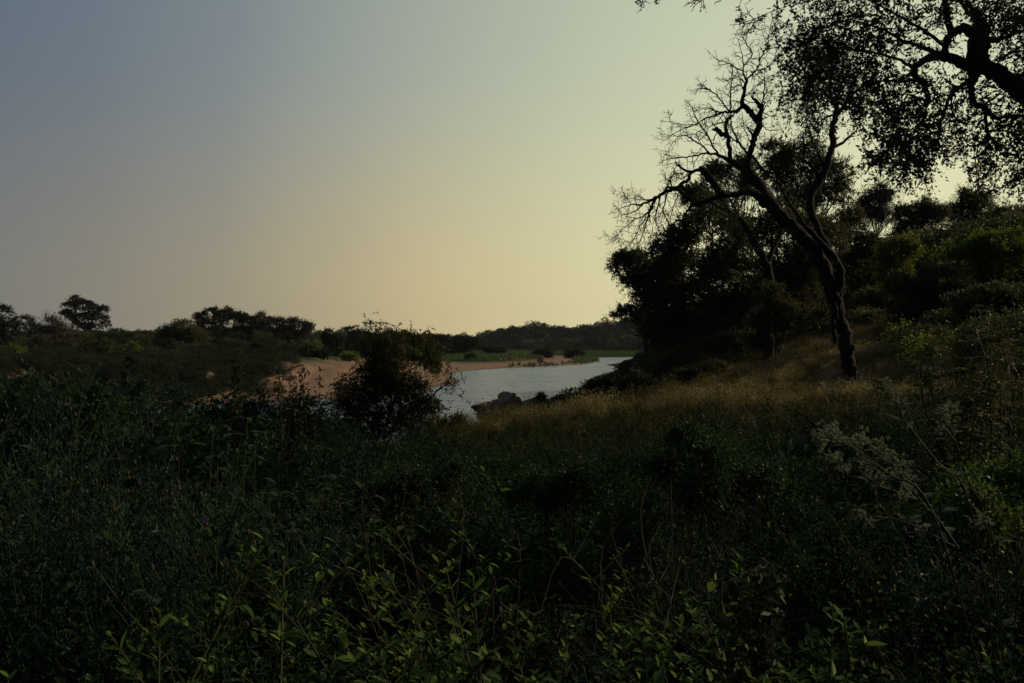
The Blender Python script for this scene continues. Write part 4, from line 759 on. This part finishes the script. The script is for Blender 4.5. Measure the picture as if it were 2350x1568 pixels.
# ------------------------------------------------------------------ herb builders (local space, base at 0)
def stem_curve(rs, h, lean=.25):
    a = rs.rand()*6.28; d = np.array([math.cos(a), math.sin(a), 0])*lean*h*rs.rand(); return spline([(0, 0, 0), d*.4+[0, 0, h*.5], d+[0, 0, h]], 3)
def sprig(seed, h=.7, stems=3, leafm='herb', stemm='gstem', L0=.045, W0=.019, parts=True):
    """leafy herb: opposite narrow leaves in rising pairs, bunched at the tips"""
    rs = np.random.RandomState(seed); lf = MB(); st = MB()
    for q in range(stems):
        hh = h*(.4+.62*rs.rand()**.8); P = stem_curve(rs, hh, 1.0)+np.r_[rs.normal(size=2)*.05, 0]
        tube(st, P, np.linspace(.006, .0025, len(P)), 5); n = int(6+hh*9)
        for k in range(n):
            t = .25+.75*(k/(n-1))**.75; f = t*(len(P)-1); i = min(int(f), len(P)-2); p = P[i]+(P[i+1]-P[i])*(f-i); d = unit(P[i+1]-P[i])
            for s_ in (0, math.pi):
                a = k*1.57+s_+rs.normal()*.25; o = np.array([math.cos(a), math.sin(a), 0]); up = .25+.9*t**3
                Ld = L0*(.55+.75*rs.rand())*(1.1 if t > .75 else .9)*(1 if t < .96 else .6); bigleaf(lf, p, unit(o+d*up+rs.normal(size=3)*.12), d, Ld, W0*Ld/L0, 0.2*rs.rand(), min(1, .3*rs.rand()+.75*t**4))  # lighter young leaves towards the tip, extra skylight put into their colour too
            if rs.rand() < .55 and t < .9:           # a side shoot
                a = rs.rand()*6.28; e = p+unit(np.array([math.cos(a), math.sin(a), rs.uniform(.5, 1.3)]))*hh*rs.uniform(.12, .34); tube(st, [p, e], [.003, .002], 4)
                for w in range(8): aa = w*2.4; bigleaf(lf, e-(e-p)*.06*w, unit(np.array([math.cos(aa), math.sin(aa), .7])), np.array([0, 0, 1.]), L0*rs.uniform(.5, 1.0), W0*.8, .1, .3+.7*rs.rand())
    return lf, st
def feathery(seed, h=1.1, buds=True):
    """thin many-branched herb with knobbly buds on long stalks"""
    rs = np.random.RandomState(seed); lf = MB(); st = MB(); bd = MB(); tips = []
    for q in range(3):
        P = stem_curve(rs, h*(.75+.3*rs.rand()), .3)+np.r_[rs.normal(size=2)*.06, 0]; tube(st, P, np.linspace(.005, .002, len(P)), 4)
        for k in range(12):
            i = rs.randint(1, len(P)); a = rs.rand()*6.28; d = unit(np.array([math.cos(a), math.sin(a), 1.5])); l = h*(.14+.22*rs.rand()); e = P[i]+d*l
            tube(st, [P[i], P[i]+d*l*.5+rs.normal(size=3)*.01, e], [.003, .002, .0015], 3); tips.append(e)
            O = P[i]+np.outer(rs.rand(9), e-P[i]); leaves(lf, O, rdir(9, .6, rs), .035, .009, rs)
        O = P[rs.randint(0, len(P), 30)]+rs.normal(size=(30, 3))*.006; O = np.repeat(O, 2, 0)+rs.normal(size=(60, 3))*.02; leaves(lf, O, rdir(60, .4, rs), .042, .013, rs)
    if buds:
        for e in tips:
            if rs.rand() < .55: blob(bd, e, (.008, .008, .012), seed, .1, 1)
    return lf, st, bd
def joined(*mbs):
    m = MB()
    for b in mbs:
        if b.n:
            for v, f, r in zip(b.V, b.F, b.r): m.V.append(v); m.F.append(f+m.n*0); m.r.append(r)
            # faces already carry offsets inside their own builder
            k = len(b.F); m.F[-k:] = [f+m.n for f in m.F[-k:]]; m.n += b.n
    return m
def bushy(seed, h=.6, n=150, leaf=.03, W_=.45, spread=.3):
    rs = np.random.RandomState(seed); mb = MB()
    for q in range(9):
        P = stem_curve(rs, h*(.6+.5*rs.rand()), .7)+np.r_[rs.normal(size=2)*.05, 0]; tube(mb, P, np.linspace(.004, .0015, len(P)), 3)
        k = n//9; O = P[rs.randint(len(P)//4, len(P), k)]+rs.normal(size=(k, 3))*[spread*.14, spread*.14, .03]; leaves(mb, O, rdir(k, .35, rs), leaf*(.6+.8*rs.rand(k)), leaf*W_, rs)
    return mb
def broad(seed, h=1.2, n=60, L0=.11):
    """bush of large drooping ovate leaves"""
    rs = np.random.RandomState(seed); lf = MB(); st = MB()
    for q in range(6):
        P = stem_curve(rs, h*(.6+.45*rs.rand()), .6)+np.r_[rs.normal(size=2)*.08, 0]; tube(st, P, np.linspace(.009, .003, len(P)), 5)
        for k in range(n//6):
            i = rs.randint(1, len(P)); a = rs.rand()*6.28; o = np.array([math.cos(a), math.sin(a), .15]); pt = P[i]+o*.05
            tube(st, [P[i], pt], [.002, .0015], 3); Ld = L0*(.55+.6*rs.rand()); bigleaf(lf, pt, unit(o+[0, 0, -.2]), np.array([0, 0, 1.]), Ld, Ld*.52, .4*rs.rand()+.1, rs.rand())
    return lf, st
def drystems(seed, h=.8, n=16):
    rs = np.random.RandomState(seed); mb = MB()
    for q in range(n):
        P = stem_curve(rs, h*(.5+.6*rs.rand()), 1.0)+np.r_[rs.normal(size=2)*.08, 0]; tube(mb, P, np.linspace(.0035, .001, len(P)), 3, rnd=rs.rand())
        for k in range(3): i = rs.randint(2, len(P)); e = P[i]+rdir(1, .8, rs)[0]*h*.22; tube(mb, [P[i], e], [.002, .0008], 3, rnd=rs.rand())
    return mb
def src(mb, m): return mb.obj('s', M[m], link=False)

# ---- undergrowth carpet
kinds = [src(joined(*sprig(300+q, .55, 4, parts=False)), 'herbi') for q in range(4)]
kinds += [src(bushy(310+q, .55, 300, .036, .55), 'herbi') for q in range(3)]
kinds += [src(joined(*feathery(320+q, .8, False)), 'bluish') for q in range(3)]
kinds += [src(drystems(330+q, .7), 'stem') for q in range(2)]
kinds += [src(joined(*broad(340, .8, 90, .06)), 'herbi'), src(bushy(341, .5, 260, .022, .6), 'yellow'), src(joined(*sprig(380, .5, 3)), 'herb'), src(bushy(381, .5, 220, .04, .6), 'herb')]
x, y = wedge(5200, 1.7, 13, -56, 60, 21, 1.); dist = np.hypot(x, y)
h = .75+.5*rng.rand(len(x)); w = wob(x, y, 2.0, 12)
h *= np.where(x < -1.2, 1+.35*sm(3, 7, dist), 1)
ang = np.degrees(np.arctan2(x, y)); u = rng.rand(len(x))
idx = np.where(ang < -14, rng.choice([0, 1, 2, 3, 4, 5, 6, 7, 8, 12, 12, 12, 14, 15], len(x)), rng.choice([0, 1, 2, 3, 4, 5, 6, 12, 12, 14, 15, 5, 6, 0, 1, 2, 3, 4, 5, 6, 7], len(x)))
idx = np.where((dist < 4.2) & (u < .35), rng.choice([0, 1, 2, 3], len(x)), idx)
scatter('undergrowth', on_ground(x, y, -.03), kinds, h, 'dark tangled green undergrowth covering the whole near foreground', 'undergrowth', idx, .22, 31)
# ---- middle distance herb layer, yellowing and green
kinds = [src(bushy(350+q, .6, 150, .05, .5), 'yellow') for q in range(2)]+[src(bushy(355+q, .6, 150, .05, .5), 'herbi') for q in range(3)]+[src(drystems(358, .7, 14), 'stem')]
x, y = wedge(11500, 12, 30, -46, 56, 22); n = wob(x, y, 3, 14)
gold = np.clip(sm(-3, 3, x+n*1.5)*sm(13, 20, y+n), 0, 1)
u = rng.rand(len(x)); idx = np.where(u < gold*.6, rng.choice([0, 1, 0, 1, 2, 5], len(x)), rng.choice([2, 3, 4, 4, 5], len(x)))
k = (H(x, y) > .4) & ~((gold > .8) & (y > 19) & (rng.rand(len(x)) < .75)) & ~((x > -4.6) & (x < -1.6) & (y > 15) & (y < 20) & (rng.rand(len(x)) < .5)); x, y, idx = x[k], y[k], idx[k]
scatter('herb_layer', on_ground(x, y, -.05), kinds, (.55+.45*rng.rand(len(x)))*np.where(x < -4, 1.25, 1), 'low herbs, green to yellowing, behind the foreground undergrowth', 'herbs', idx, .2, 32)
# ---- golden dry grass on the slope
kinds = [src(seedgrass(360+q, 46, .62), 'gold') for q in range(4)]+[src(seedgrass(364, 30, .8), 'yellow'), src(bushy(365, .5, 120, .045, .5), 'herbi'), src(bushy(366, .45, 120, .045, .5), 'yellow')]
x, y = wedge(15000, 17, 47, -10, 34, 23); n = wob(x, y, 4, 15); k = (x+n*2 > -3.5+.0*y) & (y+n*1.5 > 19-.15*x) & (H(x, y) > 1.6) & (rng.rand(len(x)) < .5+.5*(n > -.2)) & (wob(x, y, 1.1, 41)+.3*rng.normal(size=len(x)) > -.1); x, y = x[k], y[k]; n = wob(x, y, 2.2, 42)
idx = np.where(n > .35, rng.choice([4, 5, 6, 1], len(x)), rng.choice([0, 1, 2, 3, 3, 2, 4, 6], len(x)))
idx = np.where((x < 4.5+2*n) & (rng.rand(len(x)) < .5), rng.choice([4, 5, 6, 5], len(x)), idx)
scatter('dry_grass', on_ground(x, y, -.03), kinds, (.5+.65*rng.rand(len(x)))*(.78+.006*np.hypot(x, y))*(1+.35*wob(x, y, 1.6, 43))*np.where(idx > 4, 1.25, 1), 'golden brown dry grass on the slope around the dead tree', 'grass', idx, .18, 33)

# ---- thicket on the left slope between the undergrowth and the water
kinds = [src(joined(bushy(370+q, 1., 420, .05, .5, .9), drystems(375+q, .9, 5)), ('herbi', 'bluish', 'herbi')[q]) for q in range(3)]
x, y = wedge(1500, 9.5, 34, -50, -5, 24); g = H(x, y); px = 1175+FD*x/y
lim = np.interp(px, [-200, 350, 600, 720, 800, 960], [900, 910, 930, 955, 1000, 1010])+22*wob(x, y, 2.5, 33)+30*rng.rand(len(x))
top = EZ-(lim-784)/FD*y; k = (top-g > .3) & (g > .1); x, y, top, g = x[k], y[k], top[k], g[k]
scatter('bank_thicket', np.c_[x, y, g-.05], kinds, np.minimum(top-g, 2.6)*(.85+.2*rng.rand(len(x))), 'dark leafy thicket covering the left slope down to the river', 'thicket', None, .12, 34)

# ------------------------------------------------------------------ individual plants standing out of the undergrowth
protos = {}
def place(kind, name, label, cat, X, Y, s=1., group=None, z=None, lean=(0, 0)):
    """first use builds the plant, later ones copy it with its parts"""
    loc = (X, Y, h1(X, Y)-.03 if z is None else z)
    if kind not in protos:
        root = thing(name, loc, label, cat, group)
        for nm, mb, m in BUILD[kind](): mb.obj(nm, M[m], root)
        protos[kind] = root
    else:
        root = protos[kind].copy(); C.objects.link(root); root.location = loc
        for ch in protos[kind].children:
            if ch.parent == protos[kind]: c = ch.copy(); C.objects.link(c); c.parent = root
        tag(root, label, cat, group)
        if not group and 'group' in root: del root['group']
    root.scale = (s,)*3; root.rotation_euler = (lean[0], lean[1], R.uniform(0, 6.28)); return root
def b_sprig(seed, h, n, **k):
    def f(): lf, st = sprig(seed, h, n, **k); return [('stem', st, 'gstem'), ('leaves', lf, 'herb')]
    return f
def b_feather(seed, h):
    def f(): lf, st, bd = feathery(seed, h); return [('stem', st, 'bluish'), ('leaves', lf, 'bluish'), ('flower_heads', bd, 'bud')]  # the last part holds closed knobbly buds, all in one mesh
    return f
def b_broad(seed, h, n, L0):
    def f(): lf, st = broad(seed, h, n, L0); return [('stem', st, 'gstem'), ('leaves', lf, 'vine')]
    return f
def b_knap():
    lf, st, bd = feathery(404, 1.0); fl = MB(); rs = np.random.RandomState(4)
    e = np.array([.05, 0, 1.0]); tube(st, spline([(0, 0, .4), (.04, 0, .7), e], 3), np.linspace(.003, .002, 7), 4); leaves(fl, np.repeat(e[None], 60, 0)+rs.normal(size=(60, 3))*.004, rdir(60, 1.2, rs), .013, .0035, rs); blob(bd, e-[0, 0, .01], (.009, .009, .013), 3, .1, 1)
    return [('stem', st, 'gstem'), ('leaves', lf, 'bluish'), ('flower_heads', bd, 'bud'), ('flower', fl, 'purple')]
BUILD = {'sprigA': b_sprig(401, .8, 3, L0=.046, W0=.0185), 'sprigB': b_sprig(402, .7, 4, L0=.042, W0=.015), 'sprigC': b_sprig(403, .9, 2, L0=.05, W0=.021), 'featherA': b_feather(411, 1.25), 'featherB': b_feather(412, 1.5),
         'broadA': b_broad(421, 1.3, 150, .075), 'broadB': b_broad(422, 1.6, 170, .08), 'knap': b_knap}
def at(dx, dy, Y, hgt):
    """ground spot and scale so that a plant of height hgt tops out at the pixel"""
    p = pix(dx, dy, Y); g = h1(p[0], p[1]); return p[0], p[1], max(.35, (p[2]-g)/hgt)
G1 = 'leafy sprigs along the bottom of the undergrowth'
for k, (dx, dy, Y) in enumerate([(1130, 1330, 2.9), (1320, 1395, 2.7), (960, 1330, 3.1), (880, 1420, 2.7), (1450, 1440, 2.7), (760, 1410, 2.9), (580, 1370, 3.0), (270, 1500, 2.5), (440, 1490, 2.5), (1010, 1300, 3.3), (1230, 1480, 2.4), (1650, 1480, 2.6),
      (1390, 1270, 3.6), (1270, 1340, 3.1), (680, 1330, 3.4), (540, 1300, 3.6), (180, 1400, 2.9), (1780, 1450, 2.7), (1560, 1400, 3.0), (1080, 1430, 2.6), (820, 1510, 2.4), (360, 1420, 2.9), (1370, 1500, 2.4), (60, 1480, 2.7), (1900, 1400, 3.0), (2240, 1500, 2.6), (2080, 1480, 2.7), (1500, 1300, 3.6), (620, 1440, 2.7), (930, 1200, 4.4), (1180, 1160, 5.0), (750, 1210, 4.4), (1340, 1190, 4.6), (1080, 1250, 3.9), (1620, 1250, 4.2), (480, 1260, 4.0), (1420, 1120, 5.4), (860, 1120, 5.6)]):
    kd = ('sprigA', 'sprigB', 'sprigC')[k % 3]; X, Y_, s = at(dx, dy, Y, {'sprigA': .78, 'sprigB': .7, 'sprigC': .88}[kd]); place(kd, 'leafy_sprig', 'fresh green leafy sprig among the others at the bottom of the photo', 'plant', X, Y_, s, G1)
G2 = 'feathery herbs in the left undergrowth'
for k, (dx, dy, Y) in enumerate([(60, 1060, 4.2), (160, 1000, 4.6), (260, 1040, 4.4), (340, 980, 5.2), (110, 1150, 3.7), (220, 1180, 3.6), (330, 1130, 4.0), (420, 1160, 4.0), (20, 980, 5.0), (380, 1060, 4.8), (500, 1190, 3.8), (650, 1200, 4.0), (740, 1160, 4.5), (120, 900, 6.2), (210, 870, 7.0), (50, 850, 7.2)]):
    kd = ('featherA', 'featherB')[k % 2]; X, Y_, s = at(dx, dy, Y, (1.3, 1.55)[k % 2]); place(kd, 'feathery_herb', 'thin branching herb with knobbly buds in the left undergrowth', 'plant', X, Y_, s, G2)
for lb, dx, dy, Y in (('knapweed with one vivid purple flower in the lower left undergrowth', 472, 1175, 3.6), ('knapweed with a dim violet flower at the left edge of the undergrowth', 135, 1060, 5.4)):
    X, Y_, s = at(dx, dy, Y, 1.02); place('knap', 'knapweed', lb, 'plant', X, Y_, s)
for k, (lb, dx, dy, Y) in enumerate([('broad-leaved dark bush under the sand bank view, left of centre', 560, 960, 6.2), ('broad-leaved bush leaning at the left edge below the thorn trees', 60, 930, 6.6), ('tall broad-leaved bush behind the purple knapweed', 480, 980, 5.6),
      ('broad-leaved vine clump right beside the tall twiggy bush', 740, 1010, 6.4), ('broad-leaved bush with lit upper leaves between edge and stump', 170, 930, 7.0), ('low broad-leaved clump in the dark hollow left of centre', 640, 1080, 4.8), ('broad-leaved bush just left of the blackened stump', 270, 985, 5.6), ('dark broad-leaved clump in front of the twiggy bush foot', 850, 1060, 6.0)]):
    X, Y_, s = at(dx, dy, Y, (1.3, 1.6)[k % 2]); place(('broadA', 'broadB')[k % 2], 'broad_leaved_bush', lb, 'bush', X, Y_, s)
# fine-leaved mound bushes along the back edge of the undergrowth
for k, (lb, dx, dy, Y, rx, rz, n, lm, leaf) in enumerate([
    ('airy blue-green bush at left, river glinting through it', 560, 915, 9.5, 90, 40, 700, 'bluish', .035), ('airy blue-green bush nearest the tall twiggy bush', 690, 925, 9.0, 80, 45, 700, 'bluish', .035), ('twiggy dark bush left of the stump', 200, 905, 10, 90, 45, 1500, 'herb', .04),
    ('twiggy dark bush around the blackened stump', 360, 895, 11, 80, 40, 1300, 'bluish', .04), ('dark bush filling the left edge under the far trees', 20, 900, 9.5, 90, 60, 1600, 'herb', .04), ('dark fine-leaved mound in the middle right of the foreground', 1560, 1010, 6.3, 110, 50, 2600, 'vine', .03),
    ('fine-leaved mound below the grassy slope, left of the pale flowers', 1690, 1060, 5.6, 100, 60, 2400, 'vine', .03), ('low fine-leaved mound in the centre of the foreground', 1300, 1090, 6.5, 110, 40, 2200, 'vine', .03), ('fine-leaved mound under the tall twiggy bush, centre left', 960, 1080, 7.5, 100, 40, 2000, 'vine', .035),
    ('shaded fine-leaved mound right of the pale flowers', 2290, 1090, 5.0, 120, 70, 2600, 'herb', .032)]):
    p = pix(dx, dy, Y); g = h1(p[0], p[1]); q = random.Random(900+k)
    ls = [lob(dx+q.uniform(-.9, .9)*rx, dy+rz*q.uniform(.1, 1.5), Y+q.uniform(-.5, .5), rx*.5, rz*.8) for _ in range(6)]
    tree('mound_bush', lb, 'bush', (p[0], p[1], g), ls, n//2, 8, .17, leaf, lm, 'bark', tr=.015, seed=500+k, trunks=3, twigs=120, width=.5, subs=6)

# feathery-leaved (pinnate) bush at the right
def pinnate(mb, st, P, D_, L0, rs, pairs=11):
    D_ = unit(D_); ax = spline([P, P+D_*L0*.5+[0, 0, .01], P+D_*L0-np.array([0, 0, L0*.3])], 4); tube(st, ax, np.linspace(.0022, .001, len(ax)), 3)
    t = np.linspace(.12, 1, pairs)*(len(ax)-1); i = np.minimum(t.astype(int), len(ax)-2); O = ax[i]+(ax[i+1]-ax[i])*(t-i)[:, None]; d = unit(ax[i+1]-ax[i]); sd_ = unit(np.cross(d, [0, 0, 1.]))
    for s_ in (1, -1): leaves(mb, O, sd_*s_+d*.35, L0*.28, L0*.085, rs, .1)
for lb, x0, dx, dy, Y, rx, rz, nn, seed in (('bright feathery-leaved bush at the right edge above the pale flowers', 0, 2230, 830, 8.5, 130, 90, 330, 1), ('feathery-leaved sapling high at the right edge with arching sprays', 0, 2300, 735, 9.5, 90, 40, 130, 2)):
    rs = np.random.RandomState(700+seed); lf = MB(); st = MB(); p = pix(dx, dy, Y); g = h1(p[0], p[1]); root = thing('feathery_bush', (p[0], p[1], g), lb, 'bush'); b0 = np.array([p[0], p[1], g])
    for q in range(16):
        c = pix(dx+rs.uniform(-1, 1)*rx, dy+rs.uniform(-1, 1)*rz, Y+rs.uniform(-1, 1)); md = (b0+c)/2+rs.normal(size=3)*.15; sp_ = spline([b0, md, c], 5); tube(st, sp_, np.linspace(.014, .004, len(sp_)), 5)
        for w in range(nn//16*2):
            i = rs.randint(len(sp_)//3, len(sp_)); a = rs.rand()*6.28; pinnate(lf, st, sp_[i]+rs.normal(size=3)*.02, np.array([math.cos(a), math.sin(a), rs.uniform(-.1, .7)]), rs.uniform(.10, .2), rs)
    part(st, 'stem', M['gstem'], root); part(lf, 'leaves', M['olive'], root)

# the pale woolly-flowered herb, right foreground
def flowerhead(mb, c, r, rs, n=26):
    for q in range(n):
        o = c+rs.normal(size=3)*r*[.75, .75, .55]; k = 16; d = rdir(k, .3, rs); blob(mb, o, (r*.26,)*3, rs.randint(99), .4, 1, rs.rand()); leaves(mb, o+d*r*.18, d, r*.26, r*.14, rs)
pf = MB(); ps = MB(); pl = MB(); rs = np.random.RandomState(66)
Yp = 3.4; root0 = pix(2330, 1420, 3.3); root0[2] = h1(root0[0], root0[1]); pw = thing('woolly_herb', tuple(root0), 'tall herb with clusters of pale woolly flower heads in the right foreground', 'plant')
for pts, heads in (([(2330, 1420), (2150, 1200), (2040, 1090), (1960, 1030), (1900, 1000)], [(1885, 1000, 1.), (1905, 985, 1.1), (1880, 1020, .8), (1915, 1005, .7), (1900, 1045, .9)]),
                   ([(2200, 1260), (2090, 1120), (2035, 1050), (1985, 1015)], [(1948, 1010, 1.), (1975, 1005, 1.2), (1990, 1020, .9), (1960, 1020, .8), (1980, 1055, .7)]),
                   ([(2200, 1260), (2110, 1130), (2075, 1060), (2040, 1030)], [(2025, 1025, 1.), (2045, 1050, .9), (2060, 1065, 1.1), (2050, 1085, .8), (2070, 1090, .6)]),
                   ([(2110, 1150), (2010, 1110), (1970, 1080), (1930, 1060)], [(1920, 1060, .9), (1935, 1075, .7), (1995, 1085, .7), (2020, 1100, .7), (2010, 1120, .6), (2085, 1120, .8), (2070, 1135, .6)]),
                   ([(2350, 1400), (2230, 1180), (2150, 1060), (2080, 970), (2040, 890)], [(2035, 885, .7), (2050, 895, .6), (2065, 915, .6), (2085, 975, .35)]),
                   ([(2400, 1420), (2270, 1240), (2220, 1100), (2190, 1000), (2170, 950)], [(2165, 942, .9), (2185, 935, .8), (2175, 965, .8), (2150, 985, .6)]),
                   ([(2390, 1400), (2280, 1250), (2250, 1200)], [(2255, 1195, .8), (2240, 1205, .6), (2210, 1120, .5), (2260, 1130, .5)]),
                   ([(2200, 1260), (2080, 1200), (1985, 1180)], [(1975, 1180, .8), (1990, 1190, .6)])):
    yy = Yp+rs.uniform(-.25, .25); P = [pix(a, b, yy+.02*k) for k, (a, b) in enumerate(pts)]; P[0] = root0 if pts[0][1] > 1350 else P[0]; sp_ = spline(P, 5); tube(ps, sp_, np.linspace(.0055, .002, len(sp_)), 6)
    for (a, b, s_) in heads:
        c = pix(a, b, yy+.05*rs.normal()); i = np.linalg.norm(sp_-c, axis=1).argmin(); tube(ps, spline([sp_[max(0, i-3)], (sp_[i]+c)/2, c], 3), np.linspace(.003, .0018, 7), 4); flowerhead(pf, c, .026*s_**.5, rs, int(13*s_)+5)
    for q in range(13):
        i = rs.randint(1, len(sp_)); a = rs.rand()*6.28; o = np.array([math.cos(a), math.sin(a), .3]); Ld = rs.uniform(.04, .085); e = sp_[i]+o*.03; tube(ps, [sp_[i], e], [.0016, .0012], 3); bigleaf(pl, e, unit(o+[0, 0, .1]), np.array([0, 0, 1.]), Ld, Ld*.5, .4*rs.rand(), rs.rand())
part(ps, 'stem', M['gstem'], pw); part(pl, 'leaves', M['paleleaf'], pw); part(pf, 'flower_heads', M['pale'], pw)
# a smaller one near it, and pale grey-green seed stalks in the left undergrowth against the far bank
for lb, tips, yy, sz in (('small grey-green herb with pale buds at the lower right centre', [(1740, 1310), (1765, 1300), (1720, 1340), (1690, 1330), (1650, 1400), (1780, 1330)], 3.0, .016), ('tall pale-topped herb rising before the dark far trees', [(540, 810), (545, 825), (553, 840), (535, 830), (550, 800)], 8.5, .035),
                         ('second pale-topped herb, right of the tall one, before the far bank', [(640, 815), (642, 835), (650, 845)], 8.2, .026), ('third pale-topped herb, beside the far sand bank', [(668, 845), (690, 842), (700, 850), (735, 850)], 8.0, .026)):
    st = MB(); fl = MB(); c0 = np.mean(tips, 0); p = pix(c0[0], 0, yy); g = h1(p[0], p[1]); root = thing('pale_herb', (p[0], p[1], g), lb, 'plant'); b0 = np.array([p[0], p[1], g])
    for a, b in tips: c = pix(a, b, yy+rs.uniform(-.1, .1)); tube(st, spline([b0, (b0*.45+c*.55)+rs.normal(size=3)*.04, c], 4), np.linspace(.004, .002, 9), 4); flowerhead(fl, c, sz*1.1, rs, 9); O = b0+(c-b0)*rs.uniform(.5, 1, (70, 1))+rs.normal(size=(70, 3))*.012; leaves(st, O, rdir(70, .1, rs), .06, .02, rs)
    part(st, 'stem', M['gstem'], root); part(fl, 'flower_heads', M['paleleaf'], root)
# arching dry stems
for lb, dx, dy, Y, n, seed in (('arching tangle of grey dead stems low in the centre foreground', 1120, 1330, 3.9, 16, 1), ('fan of long brown dead stems in the right centre foreground', 1560, 1330, 4.3, 22, 2), ('upright bundle of thin dead stems left of centre', 960, 1330, 4.4, 18, 3)):
    rs = np.random.RandomState(800+seed); mb = MB(); p = pix(dx, dy, Y); g = h1(p[0], p[1]); top = pix(dx, dy-180, Y)[2]-g
    for q in range(n):
        a = rs.normal()*.5+(0 if seed > 1 else .9); l = top*rs.uniform(.7, 1.1); d = np.array([math.sin(a), rs.normal()*.3, math.cos(a)]); b0 = np.array([rs.normal()*.15, rs.normal()*.15, 0]); m1 = b0+d*l*.6+[0, 0, l*.15]; e = b0+d*l+[rs.normal()*.2, 0, -l*(.25 if seed == 1 else .02)]
        tube(mb, spline([b0, m1, e], 4), np.linspace(.005, .0015, 9), 4, rnd=rs.rand())
        for w in range(3): t = rs.uniform(.4, .9); c = b0*(1-t)+e*t+[0, 0, .1*l*t]; tube(mb, [m1*.5+c*.5, c+rs.normal(size=3)*.12], [.0025, .001], 3, rnd=rs.rand())
    o = mb.obj('dead_plant', M['stem']); o.location = (p[0], p[1], g); tag(o, lb, 'dead plant')

# ------------------------------------------------------------------ haze: one closed box of thin even air round everything
hz = MB(); q = np.array([(a, b, c) for a in (-900, 900) for b in (-60, 1250) for c in (-3, 62)], float)
hz.add(q, [[0, 1, 3, 2], [4, 6, 7, 5], [0, 4, 5, 1], [2, 3, 7, 6], [0, 2, 6, 4], [1, 5, 7, 3]])
def hazefn(t):
    v = t.nodes.new('ShaderNodeVolumePrincipled'); v.inputs['Density'].default_value = .00007; v.inputs['Color'].default_value = (.75, .86, 1, 1); v.inputs['Anisotropy'].default_value = 0; return v.outputs[0]
m = bpy.data.materials.new('thin_haze'); m.use_nodes = True; t = m.node_tree; t.nodes.clear(); o_ = t.nodes.new('ShaderNodeOutputMaterial'); t.links.new(hazefn(t), o_.inputs['Volume'])
tag(hz.obj('haze', m), kind='stuff')
